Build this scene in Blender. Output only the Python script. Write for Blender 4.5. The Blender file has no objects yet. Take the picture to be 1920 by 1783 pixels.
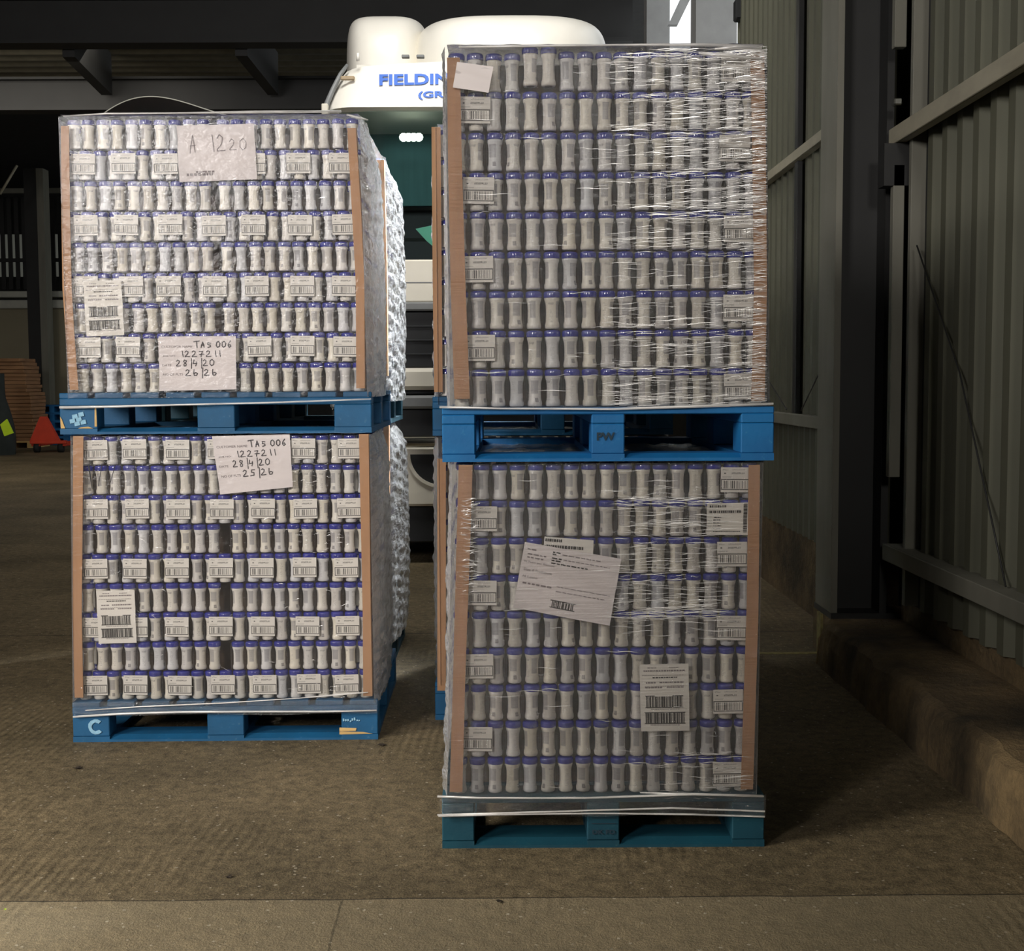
import bpy, math, random
from mathutils import Vector, Matrix, noise as mn
random.seed(7)
PI = math.pi
SC = bpy.context.scene
COL = SC.collection

# ------------------------------------------------------------------ camera
W0, H0 = 1920.0, 1783.0
F, PITCH, ROLL, YAW, CAMH = 2400.0, 0.0723, 0.005, 0.0061, 1.4177
_f = Vector((math.sin(YAW)*math.cos(PITCH), math.cos(YAW)*math.cos(PITCH), -math.sin(PITCH)))
_r0 = Vector((math.cos(YAW), -math.sin(YAW), 0.0)); _u0 = _r0.cross(_f)
_r = _r0*math.cos(ROLL) - _u0*math.sin(ROLL)
_u = _r0*math.sin(ROLL) + _u0*math.cos(ROLL)
CAM = Vector((0, 0, CAMH))
cd = bpy.data.cameras.new('camera'); cam = bpy.data.objects.new('camera', cd); COL.objects.link(cam)
M = Matrix((( _r.x, _u.x, -_f.x), (_r.y, _u.y, -_f.y), (_r.z, _u.z, -_f.z))).to_4x4()
M.translation = CAM; cam.matrix_world = M
cd.sensor_fit = 'HORIZONTAL'; cd.sensor_width = 36.0; cd.lens = 36.0*F/W0
cd.clip_start = 0.05; cd.clip_end = 200
SC.camera = cam
def ray(px, py): return _f + _r*((px-W0/2)/F) - _u*((py-H0/2)/F)
def at(px, py, Y):
    d = ray(px, py); return CAM + d*(Y/d.y)
def floor_at(px, py, z=0.0):
    d = ray(px, py); return CAM + d*((z-CAMH)/d.z)

# ------------------------------------------------------------------ world, lights, exposure
SC.view_settings.view_transform = 'Standard'; SC.view_settings.look = 'None'
SC.view_settings.gamma = 1.0; SC.view_settings.use_curve_mapping = False
SC.view_settings.exposure = 0.0
wd = bpy.data.worlds.new('sky'); SC.world = wd; wd.use_nodes = True
bg = wd.node_tree.nodes['Background']
bg.inputs[0].default_value = (0.93, 0.97, 1.0, 1); bg.inputs[1].default_value = 1.6
def area(name, loc, target, sx, sy, power, color=(1, 1, 1), spread=None):
    l = bpy.data.lights.new(name, 'AREA'); l.shape = 'RECTANGLE'; l.size = sx; l.size_y = sy
    l.energy = power; l.color = color
    if spread: l.spread = spread
    o = bpy.data.objects.new(name, l); COL.objects.link(o); o.location = loc
    o.rotation_euler = (Vector(target)-Vector(loc)).to_track_quat('-Z', 'Y').to_euler()
    return o
area('daylight_through_loading_door', (-5.6, -5.2, 4.7), (-0.9, 5.0, 1.2), 2.2, 2.2, 730, (1.0, 0.955, 0.93))
area('daylight_from_high_window', (1.0, -5.4, 5.0), (0.4, 4.5, 2.1), 1.2, 1.2, 150, (1.0, 0.96, 0.9))
area('daylight_from_side_door', (-6.5, 0.5, 3.6), (-2.0, 3.0, 0.2), 2.0, 2.0, 60, (1.0, 0.94, 0.84), math.radians(55))  # added fill lamp for the floor at left
area('daylight_from_roof_light_over_lorry', (-0.5, 7.7, 6.6), (-0.2, 10.4, 2.8), 2.0, 1.4, 60, (1.0, 0.98, 0.93), math.radians(95))
area('daylight_from_roof_light_over_stacks', (1.5, 9.2, 6.6), (-0.62, 6.4, 2.1), 1.1, 1.1, 90, (0.95, 0.98, 1.0), math.radians(19))  # added narrow lamp that brightens the crumpled side film
area('hall_lamp', (-8, 20, 6.5), (-8, 24, 0), 5, 5, 200, (1.0, 0.93, 0.82))

# ------------------------------------------------------------------ material helpers
def new_mat(name):
    m = bpy.data.materials.new(name); m.use_nodes = True
    nt = m.node_tree; nt.nodes.clear()
    return m, nt, nt.nodes.new('ShaderNodeOutputMaterial')
def N(nt, t, **kw):
    n = nt.nodes.new('ShaderNode'+t)
    for k, v in kw.items(): setattr(n, k, v)
    return n
def noise(nt, scale=(1, 1, 1), detail=3, rough=.55, coord='Object', s=1.0):
    tc = N(nt, 'TexCoord'); mp = N(nt, 'Mapping'); mp.inputs['Scale'].default_value = scale
    nz = N(nt, 'TexNoise'); nz.inputs['Scale'].default_value = s; nz.inputs['Detail'].default_value = detail
    nz.inputs['Roughness'].default_value = rough
    nt.links.new(tc.outputs[coord], mp.inputs[0]); nt.links.new(mp.outputs[0], nz.inputs['Vector'])
    return nz.outputs['Fac']
def ramp(nt, fac, stops, interp='LINEAR'):
    r = N(nt, 'ValToRGB'); r.color_ramp.interpolation = interp
    e = r.color_ramp.elements
    while len(e) < len(stops): e.new(0.5)
    for i, (p, c) in enumerate(stops):
        e[i].position = p; e[i].color = (*c, 1) if len(c) == 3 else c
    nt.links.new(fac, r.inputs[0]); return r.outputs[0]
def mixc(nt, fac, a, b, mode='MIX'):
    m = N(nt, 'Mix', data_type='RGBA', blend_type=mode)
    for s, v in ((m.inputs[0], fac), (m.inputs[6], a), (m.inputs[7], b)):
        if isinstance(v, (int, float)): s.default_value = v
        elif isinstance(v, tuple): s.default_value = (*v, 1) if len(v) == 3 else v
        else: nt.links.new(v, s)
    return m.outputs[2]
def math_(nt, op, a, b=0.0, c=None):
    m = N(nt, 'Math', operation=op)
    for i, v in enumerate((a, b) if c is None else (a, b, c)):
        if isinstance(v, (int, float)): m.inputs[i].default_value = v
        else: nt.links.new(v, m.inputs[i])
    return m.outputs[0]
def bump(nt, h, strength=.3, dist=.01):
    b = N(nt, 'Bump'); b.inputs['Strength'].default_value = strength; b.inputs['Distance'].default_value = dist
    nt.links.new(h, b.inputs['Height']); return b.outputs[0]
def simple(name, col, rough=.6, metal=0.0, var=.12, nscale=(6, 6, 6), bmp=0.0, spec=.5, coord='Object'):
    m, nt, out = new_mat(name)
    p = N(nt, 'BsdfPrincipled'); p.inputs['Roughness'].default_value = rough; p.inputs['Metallic'].default_value = metal
    p.inputs['Specular IOR Level'].default_value = spec
    nz = noise(nt, nscale, 4, coord=coord)
    lo = tuple(c*(1-var) for c in col); hi = tuple(min(1, c*(1+var)) for c in col)
    c = ramp(nt, nz, [(.3, lo), (.7, hi)])
    nt.links.new(c, p.inputs['Base Color'])
    if bmp: nt.links.new(bump(nt, nz, bmp, .01), p.inputs['Normal'])
    nt.links.new(p.outputs[0], out.inputs[0]); return m
def s2l(r, g, b):
    f = lambda c: ((c/255+.055)/1.055)**2.4 if c/255 > .04045 else c/255/12.92
    return (f(r), f(g), f(b))

MAT = {}
MAT['cardboard'] = simple('brown_corner_board', s2l(178, 136, 100), .8, var=.1, nscale=(30, 30, 2.5), bmp=.05)
MAT['carton'] = simple('stacked_cardboard', s2l(150, 112, 78), .85, var=.25, nscale=(2, 2, 14))
MAT['dark_board'] = simple('dark_brown_board', s2l(62, 54, 48), .85)
MAT['divider'] = simple('dark_brown_divider_board', s2l(74, 56, 40), .9, var=.15)  # brown darkened to put shade into the gaps between bottles
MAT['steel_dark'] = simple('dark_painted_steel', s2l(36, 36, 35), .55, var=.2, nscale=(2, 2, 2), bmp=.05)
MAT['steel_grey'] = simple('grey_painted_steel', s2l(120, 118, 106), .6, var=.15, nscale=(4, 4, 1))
MAT['column_grey'] = simple('grey_painted_column', s2l(150, 150, 148), .6, var=.08)
MAT['girt'] = simple('pale_galvanised_rail', s2l(158, 152, 132), .6, var=.15, nscale=(8, 3, 8))
MAT['lid'] = simple('blue_plastic_lid', s2l(48, 52, 150), .12, var=.08, nscale=(20, 20, 20), spec=1.0)
MAT['white_paint'] = simple('white_cab_paint', s2l(236, 232, 222), .35, var=.02)
MAT['cream_paint'] = simple('white_bumper_paint', s2l(228, 222, 206), .45, var=.02)
MAT['black_plastic'] = simple('black_plastic', s2l(26, 28, 30), .6, var=.2)
MAT['grey_plastic'] = simple('grey_plastic', s2l(120, 122, 122), .5, var=.1)
MAT['chrome'] = simple('chrome_bar', s2l(190, 190, 182), .25, metal=1.0, var=.05)
MAT['rubber'] = simple('tyre_rubber', s2l(22, 22, 22), .8, var=.2)
MAT['paper'] = simple('white_paper', s2l(224, 215, 212), .8, var=.03, nscale=(5, 5, 12))
MAT['label_paper'] = simple('label_paper', s2l(228, 222, 212), .6, var=.02)
MAT['ink'] = simple('marker_ink', s2l(62, 56, 58), .7, var=.1)
MAT['ink_light'] = simple('faint_print', s2l(132, 122, 122), .8, var=.1)
MAT['ink_dark'] = simple('barcode_ink', s2l(58, 54, 50), .7, var=.05)
MAT['lettering'] = simple('blue_lettering', s2l(38, 98, 196), .5, var=.03)
MAT['red'] = simple('red_orange_paint', s2l(205, 62, 34), .6, var=.1)
MAT['hivis'] = simple('fluorescent_yellow', s2l(205, 240, 40), .7, var=.05)
MAT['mint'] = simple('mint_sheet', s2l(150, 235, 200), .7, var=.03)
MAT['teal_cloth'] = simple('teal_curtain', s2l(78, 118, 118), .9, var=.12, nscale=(14, 1, 1))
MAT['amber'] = simple('marker_lens', s2l(170, 150, 120), .3, var=.05)
MAT['bare_wood'] = simple('bare_splintered_wood', s2l(205, 170, 110), .8, var=.15, nscale=(3, 3, 60))
MAT['white_mark'] = simple('white_chalk_paint', s2l(140, 185, 210), .8, var=.15, nscale=(80, 80, 80))
MAT['stencil'] = simple('dark_stencil_paint', s2l(30, 52, 66), .8, var=.2)
MAT['black_ink'] = simple('black_marker_ink', s2l(16, 16, 18), .5)
MAT['leaf'] = simple('dead_leaf', s2l(46, 36, 24), .8, var=.2)
MAT['pale_panel'] = simple('pale_wall_panel', s2l(150, 142, 118), .8, var=.12, nscale=(.4, .4, .4))
MAT['pale_ledge'] = simple('pale_concrete_ledge', s2l(190, 190, 178), .8, var=.08)
MAT['dark_cloth'] = simple('dark_cloth', s2l(38, 44, 42), .9, var=.2)
MAT['line_paint'] = simple('worn_floor_line', s2l(150, 140, 90), .8, var=.3, nscale=(30, 30, 30))

def blue_paint(name, c1, c2, c3):
    m, nt, out = new_mat(name)
    p = N(nt, 'BsdfPrincipled'); p.inputs['Roughness'].default_value = .62
    a = noise(nt, (5, 5, 5), 5); b = noise(nt, (40, 40, 40), 4, .7)
    c = ramp(nt, a, [(.3, c1), (.65, c2)])
    s = ramp(nt, b, [(.62, (0, 0, 0)), (.72, (1, 1, 1))])
    sc = math_(nt, 'MULTIPLY', s, .45)
    c = mixc(nt, sc, c, c3)
    nt.links.new(c, p.inputs['Base Color']); nt.links.new(bump(nt, b, .25, .004), p.inputs['Normal'])
    nt.links.new(p.outputs[0], out.inputs[0]); return m
MAT['blue'] = blue_paint('blue_pallet_paint', s2l(4, 84, 140), s2l(8, 104, 162), s2l(70, 140, 170))
MAT['teal'] = blue_paint('worn_teal_blue_pallet_paint', s2l(4, 56, 72), s2l(8, 70, 86), s2l(64, 98, 96))  # worn teal, dim light on the bottom right pallet painted in
MAT['worn_blue'] = blue_paint('worn_blue_pallet_paint', s2l(10, 72, 108), s2l(14, 88, 132), s2l(90, 125, 140))

def bottle_mat():
    m, nt, out = new_mat('printed_white_bottle')
    p = N(nt, 'BsdfPrincipled'); p.inputs['Roughness'].default_value = .38
    uv = N(nt, 'UVMap'); sp = N(nt, 'SeparateXYZ'); nt.links.new(uv.outputs[0], sp.inputs[0])
    u, v = sp.outputs[0], sp.outputs[1]
    oi = N(nt, 'ObjectInfo')
    base = ramp(nt, oi.outputs['Random'], [(0, s2l(228, 224, 216)), (.35, s2l(236, 228, 210)), (.7, s2l(226, 220, 212)), (1, s2l(222, 222, 222))])
    def band(x, lo, hi):
        return math_(nt, 'MULTIPLY', math_(nt, 'GREATER_THAN', x, lo), math_(nt, 'LESS_THAN', x, hi))
    cm = N(nt, 'CombineXYZ'); nt.links.new(math_(nt, 'MULTIPLY', u, 40.0), cm.inputs[0]); nt.links.new(math_(nt, 'MULTIPLY', v, 55.0), cm.inputs[1])
    nz = N(nt, 'TexNoise'); nz.inputs['Scale'].default_value = 1.0; nz.inputs['Detail'].default_value = 1; nt.links.new(cm.outputs[0], nz.inputs['Vector'])
    lines = math_(nt, 'GREATER_THAN', math_(nt, 'SINE', math_(nt, 'MULTIPLY', v, 150.0)), 0.1)
    # grey paragraphs on two sides of the bottle
    g1 = math_(nt, 'MULTIPLY', band(u, .06, .26), band(v, .42, .84))
    g2 = math_(nt, 'MULTIPLY', band(u, .56, .72), band(v, .34, .88))
    par = math_(nt, 'MULTIPLY', math_(nt, 'ADD', g1, g2), math_(nt, 'ADD', math_(nt, 'MULTIPLY', lines, .3), .45))
    c = mixc(nt, par, base, s2l(140, 137, 142))
    # small square code panel, name and product lines
    sq = math_(nt, 'MULTIPLY', math_(nt, 'MULTIPLY', band(u, .17, .26), band(v, .14, .28)), math_(nt, 'GREATER_THAN', nz.outputs[0], .42))
    nm = math_(nt, 'MULTIPLY', math_(nt, 'MULTIPLY', band(u, .36, .5), band(v, .76, .84)), math_(nt, 'GREATER_THAN', nz.outputs[0], .52))
    tx = math_(nt, 'MULTIPLY', math_(nt, 'MULTIPLY', band(u, .37, .48), band(v, .2, .62)), math_(nt, 'MULTIPLY', lines, math_(nt, 'GREATER_THAN', nz.outputs[0], .55)))
    nm2 = math_(nt, 'MULTIPLY', math_(nt, 'MULTIPLY', band(u, .86, .98), band(v, .2, .84)), math_(nt, 'MULTIPLY', lines, math_(nt, 'GREATER_THAN', nz.outputs[0], .56)))
    dk = math_(nt, 'MINIMUM', math_(nt, 'ADD', math_(nt, 'ADD', sq, nm), math_(nt, 'ADD', tx, nm2)), .7)
    c = mixc(nt, dk, c, s2l(70, 60, 70))
    nt.links.new(c, p.inputs['Base Color'])
    nt.links.new(p.outputs[0], out.inputs[0]); return m
MAT['bottle'] = bottle_mat()
MAT['bottle_plain'] = simple('white_bottle_plastic', s2l(222, 216, 206), .4, var=.04)

def pack_label_mat():
    m, nt, out = new_mat('printed_pack_label')
    p = N(nt, 'BsdfPrincipled'); p.inputs['Roughness'].default_value = .45
    uv = N(nt, 'UVMap'); sp = N(nt, 'SeparateXYZ'); nt.links.new(uv.outputs[0], sp.inputs[0])
    u, v = sp.outputs[0], sp.outputs[1]
    def band(x, lo, hi):
        return math_(nt, 'MULTIPLY', math_(nt, 'GREATER_THAN', x, lo), math_(nt, 'LESS_THAN', x, hi))
    def box(a, b, c_, d): return math_(nt, 'MULTIPLY', band(u, a, b), band(v, c_, d))
    wn = N(nt, 'TexWhiteNoise', noise_dimensions='1D')
    nt.links.new(math_(nt, 'FLOOR', math_(nt, 'MULTIPLY', u, 80.0)), wn.inputs['W'])
    bars = math_(nt, 'MULTIPLY', math_(nt, 'GREATER_THAN', wn.outputs['Value'], .45), box(.1, .9, .15, .46))
    fr = math_(nt, 'SUBTRACT', box(.01, .99, .09, .53), box(.04, .96, .13, .485))
    cm = N(nt, 'CombineXYZ'); nt.links.new(math_(nt, 'MULTIPLY', u, 55.0), cm.inputs[0]); nt.links.new(math_(nt, 'MULTIPLY', v, 20.0), cm.inputs[1])
    nz = N(nt, 'TexNoise'); nz.inputs['Scale'].default_value = 1.0; nz.inputs['Detail'].default_value = 1; nt.links.new(cm.outputs[0], nz.inputs['Vector'])
    word = math_(nt, 'GREATER_THAN', nz.outputs[0], .5)
    t1 = math_(nt, 'MULTIPLY', math_(nt, 'ADD', box(.06, .25, .87, .93), box(.38, .8, .88, .93)), math_(nt, 'MULTIPLY', word, .55))
    t2 = math_(nt, 'MULTIPLY', box(.36, .78, .72, .8), word)
    t3 = math_(nt, 'MULTIPLY', box(.05, .35, .59, .63), .35)
    bird = box(.11, .17, .73, .78)
    dk = math_(nt, 'MINIMUM', math_(nt, 'ADD', math_(nt, 'ADD', math_(nt, 'ADD', bars, fr), math_(nt, 'ADD', t1, t2)), math_(nt, 'ADD', t3, bird)), .88)
    c = mixc(nt, dk, s2l(226, 220, 210), s2l(52, 48, 44))
    nt.links.new(c, p.inputs['Base Color']); nt.links.new(p.outputs[0], out.inputs[0]); return m
MAT['pack_label'] = pack_label_mat()

def film_mat(name, front, graze, nsc, bstr, gloss=.22, tint=(.86, .88, .9), bd=.01):
    m, nt, out = new_mat(name)
    lw = N(nt, 'LayerWeight'); lw.inputs['Blend'].default_value = .5
    h = noise(nt, nsc, 5, .6)
    h2 = noise(nt, (2.2, 2.2, 2.2), 3, .6)
    nrm = bump(nt, h, bstr, bd)
    patch = ramp(nt, h2, [(.4, (.55, .55, .55)), (.62, (1.5, 1.5, 1.5))])
    fac = math_(nt, 'POWER', lw.outputs['Facing'], 1.6)
    o = math_(nt, 'ADD', math_(nt, 'MULTIPLY', patch, front), math_(nt, 'MULTIPLY', fac, graze-front))
    o = math_(nt, 'MINIMUM', o, 1.0)
    tr = N(nt, 'BsdfTransparent'); di = N(nt, 'BsdfDiffuse'); di.inputs[0].default_value = (*tint, 1)
    tl = N(nt, 'BsdfTranslucent'); tl.inputs[0].default_value = (*tint, 1)
    gl = N(nt, 'BsdfGlossy'); gl.inputs['Roughness'].default_value = .13; gl.inputs[0].default_value = (1, 1, 1, 1)
    for n in (di, gl): nt.links.new(nrm, n.inputs['Normal'])
    mx0 = N(nt, 'MixShader'); mx0.inputs[0].default_value = .3
    nt.links.new(di.outputs[0], mx0.inputs[1]); nt.links.new(tl.outputs[0], mx0.inputs[2])
    mx = N(nt, 'MixShader'); nt.links.new(o, mx.inputs[0]); nt.links.new(tr.outputs[0], mx.inputs[1]); nt.links.new(mx0.outputs[0], mx.inputs[2])
    fr = N(nt, 'Fresnel'); fr.inputs['IOR'].default_value = 1.5; nt.links.new(nrm, fr.inputs['Normal'])
    g = math_(nt, 'MINIMUM', math_(nt, 'MULTIPLY', fr.outputs[0], gloss/.04), .7)
    mx2 = N(nt, 'MixShader'); nt.links.new(g, mx2.inputs[0]); nt.links.new(mx.outputs[0], mx2.inputs[1]); nt.links.new(gl.outputs[0], mx2.inputs[2])
    nt.links.new(mx2.outputs[0], out.inputs[0]); return m
MAT['pack_film'] = film_mat('pack_shrink_film', .008, .08, (30, 30, 30), .35, gloss=.022, tint=(.7, .72, .76))
MAT['wrap_smooth'] = film_mat('stretch_film_with_few_creases', .022, .75, (26, 26, 34), .5, gloss=.025)
MAT['wrap_streak'] = film_mat('stretch_film_pulled_in_horizontal_creases', .022, .7, (5, 8, 130), .9, gloss=.07)
MAT['wrap_side'] = film_mat('loose_crumpled_stretch_film', .42, .92, (14, 9, 22), 1.0, gloss=.5, bd=.03)
def rope_mat(name, lo, hi, gl_fac, rough):
    m, nt, out = new_mat(name)
    d = N(nt, 'BsdfDiffuse'); d.inputs[0].default_value = (.92, .9, .87, 1)
    g = N(nt, 'BsdfGlossy'); g.inputs[0].default_value = (1, .98, .95, 1); g.inputs['Roughness'].default_value = rough
    a = N(nt, 'MixShader'); a.inputs[0].default_value = gl_fac
    nt.links.new(d.outputs[0], a.inputs[1]); nt.links.new(g.outputs[0], a.inputs[2])
    tr = N(nt, 'BsdfTransparent'); mx = N(nt, 'MixShader')
    nz = noise(nt, (9, 9, 200), 3)
    nt.links.new(ramp(nt, nz, [(.35, (lo, lo, lo)), (.65, (hi, hi, hi))]), mx.inputs[0])
    nt.links.new(tr.outputs[0], mx.inputs[1]); nt.links.new(a.outputs[0], mx.inputs[2]); nt.links.new(mx.outputs[0], out.inputs[0]); return m
MAT['crease'] = rope_mat('glinting_film_crease', .6, 1.0, .5, .22)
MAT['rope'] = rope_mat('gathered_stretch_film', .3, .8, .3, .3)

def floor_mat():
    m, nt, out = new_mat('worn_tamped_concrete')
    p = N(nt, 'BsdfPrincipled'); p.inputs['Roughness'].default_value = .72; p.inputs['Specular IOR Level'].default_value = .35
    tc = N(nt, 'TexCoord'); sp = N(nt, 'SeparateXYZ'); nt.links.new(tc.outputs['Object'], sp.inputs[0])
    x, y = sp.outputs[0], sp.outputs[1]
    big = noise(nt, (.9, .9, 1), 4, .6); mid = noise(nt, (22, 22, 1), 6, .75); fine = noise(nt, (130, 130, 1), 3, .75)
    c = ramp(nt, big, [(.3, s2l(88, 79, 60)), (.7, s2l(126, 113, 89))])
    c = mixc(nt, .9, c, ramp(nt, mid, [(.32, (.22, .21, .19)), (.68, (.78, .76, .72))]), 'OVERLAY')
    c = mixc(nt, .8, c, ramp(nt, fine, [(.3, (.18, .18, .18)), (.7, (.82, .81, .79))]), 'OVERLAY')
    # the nearer slab is paler
    near = math_(nt, 'LESS_THAN', y, FLOOR_JOINT_Y)
    c = mixc(nt, math_(nt, 'MULTIPLY', near, .33), c, s2l(176, 162, 132))
    # pale stone chips
    vo = N(nt, 'TexVoronoi'); vo.inputs['Scale'].default_value = 22.0; nt.links.new(tc.outputs['Object'], vo.inputs['Vector'])
    chip = math_(nt, 'LESS_THAN', vo.outputs['Distance'], math_(nt, 'MULTIPLY', fine, .2))
    c = mixc(nt, math_(nt, 'MULTIPLY', chip, .55), c, s2l(205, 195, 175))
    # joints and cracks
    wob = math_(nt, 'MULTIPLY', math_(nt, 'SUBTRACT', noise(nt, (3, 3, 1), 3), .5), .03)
    def line(coord, pos, w):
        d = math_(nt, 'ABSOLUTE', math_(nt, 'SUBTRACT', math_(nt, 'ADD', coord, wob), pos))
        return math_(nt, 'LESS_THAN', d, w)
    j = line(y, FLOOR_JOINT_Y, .0035)
    for yy, w in ((FLOOR_JOINT2_Y, .007), (FLOOR_JOINT3_Y, .006)): j = math_(nt, 'MAXIMUM', j, line(y, yy, w))
    cr = math_(nt, 'MULTIPLY', line(x, CRACK_X, .003), near)
    j = math_(nt, 'MAXIMUM', j, math_(nt, 'MULTIPLY', cr, .6))
    c = mixc(nt, math_(nt, 'MULTIPLY', j, .8), c, s2l(34, 30, 22))
    # diagonal tamping grooves
    gy = math_(nt, 'ADD', math_(nt, 'MULTIPLY', x, 1.0), math_(nt, 'MULTIPLY', y, -.03))
    gx = math_(nt, 'SINE', math_(nt, 'MULTIPLY', math_(nt, 'ADD', gy, math_(nt, 'MULTIPLY', wob, 1.2)), 185.0))
    gm = ramp(nt, noise(nt, (.7, .7, 1), 2), [(.5, (0, 0, 0)), (.64, (1, 1, 1))])
    hgt = math_(nt, 'ADD', math_(nt, 'MULTIPLY', math_(nt, 'MULTIPLY', gx, gm), .3), math_(nt, 'ADD', math_(nt, 'MULTIPLY', mid, 1.3), math_(nt, 'MULTIPLY', fine, .6)))
    nt.links.new(bump(nt, hgt, .55, .012), p.inputs['Normal'])
    nt.links.new(c, p.inputs['Base Color']); nt.links.new(p.outputs[0], out.inputs[0]); return m
FLOOR_JOINT_Y = floor_at(900, 1684).y
FLOOR_JOINT2_Y = floor_at(70, 1192).y
FLOOR_JOINT3_Y = floor_at(70, 1019).y
CRACK_X = floor_at(628, 1740).x
MAT['floor'] = floor_mat()
def kerb_mat():
    m, nt, out = new_mat('rough_chipped_concrete')
    p = N(nt, 'BsdfPrincipled'); p.inputs['Roughness'].default_value = .9
    a = noise(nt, (2, 2, 2), 5, .65); b = noise(nt, (30, 30, 30), 5, .7)
    c = ramp(nt, a, [(.35, s2l(60, 52, 38)), (.65, s2l(128, 108, 76))])
    c = mixc(nt, .6, c, ramp(nt, b, [(.3, (.35, .35, .35)), (.7, (.65, .63, .6))]), 'OVERLAY')
    nt.links.new(c, p.inputs['Base Color']); nt.links.new(bump(nt, b, .8, .02), p.inputs['Normal'])
    nt.links.new(p.outputs[0], out.inputs[0]); return m
MAT['kerb'] = kerb_mat()
MAT['sheet'] = simple('painted_profiled_sheeting', s2l(88, 88, 72), .65, var=.14, nscale=(2, 2, .8), bmp=.03)
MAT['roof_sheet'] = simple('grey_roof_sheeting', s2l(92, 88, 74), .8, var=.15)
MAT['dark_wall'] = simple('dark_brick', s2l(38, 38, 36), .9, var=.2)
def glass_mat():
    m, nt, out = new_mat('tinted_windscreen_glass')
    tr = N(nt, 'BsdfTransparent'); tr.inputs[0].default_value = (.8, .92, .92, 1)
    gl = N(nt, 'BsdfGlossy'); gl.inputs['Roughness'].default_value = .05
    fr = N(nt, 'Fresnel'); mx = N(nt, 'MixShader')
    nt.links.new(fr.outputs[0], mx.inputs[0]); nt.links.new(tr.outputs[0], mx.inputs[1]); nt.links.new(gl.outputs[0], mx.inputs[2])
    nt.links.new(mx.outputs[0], out.inputs[0]); return m
MAT['glass'] = glass_mat()
def emit(name, col, s):
    m, nt, out = new_mat(name); e = N(nt, 'Emission'); e.inputs[0].default_value = (*col, 1); e.inputs[1].default_value = s
    nt.links.new(e.outputs[0], out.inputs[0]); return m
MAT['led'] = emit('lit_cab_lamp', (.95, 1, .8), 6.0)  # glow standing in for a lamp mirrored in the windscreen
MAT['daylit'] = emit('daylit_gap', (.8, .82, .7), .07)

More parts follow.
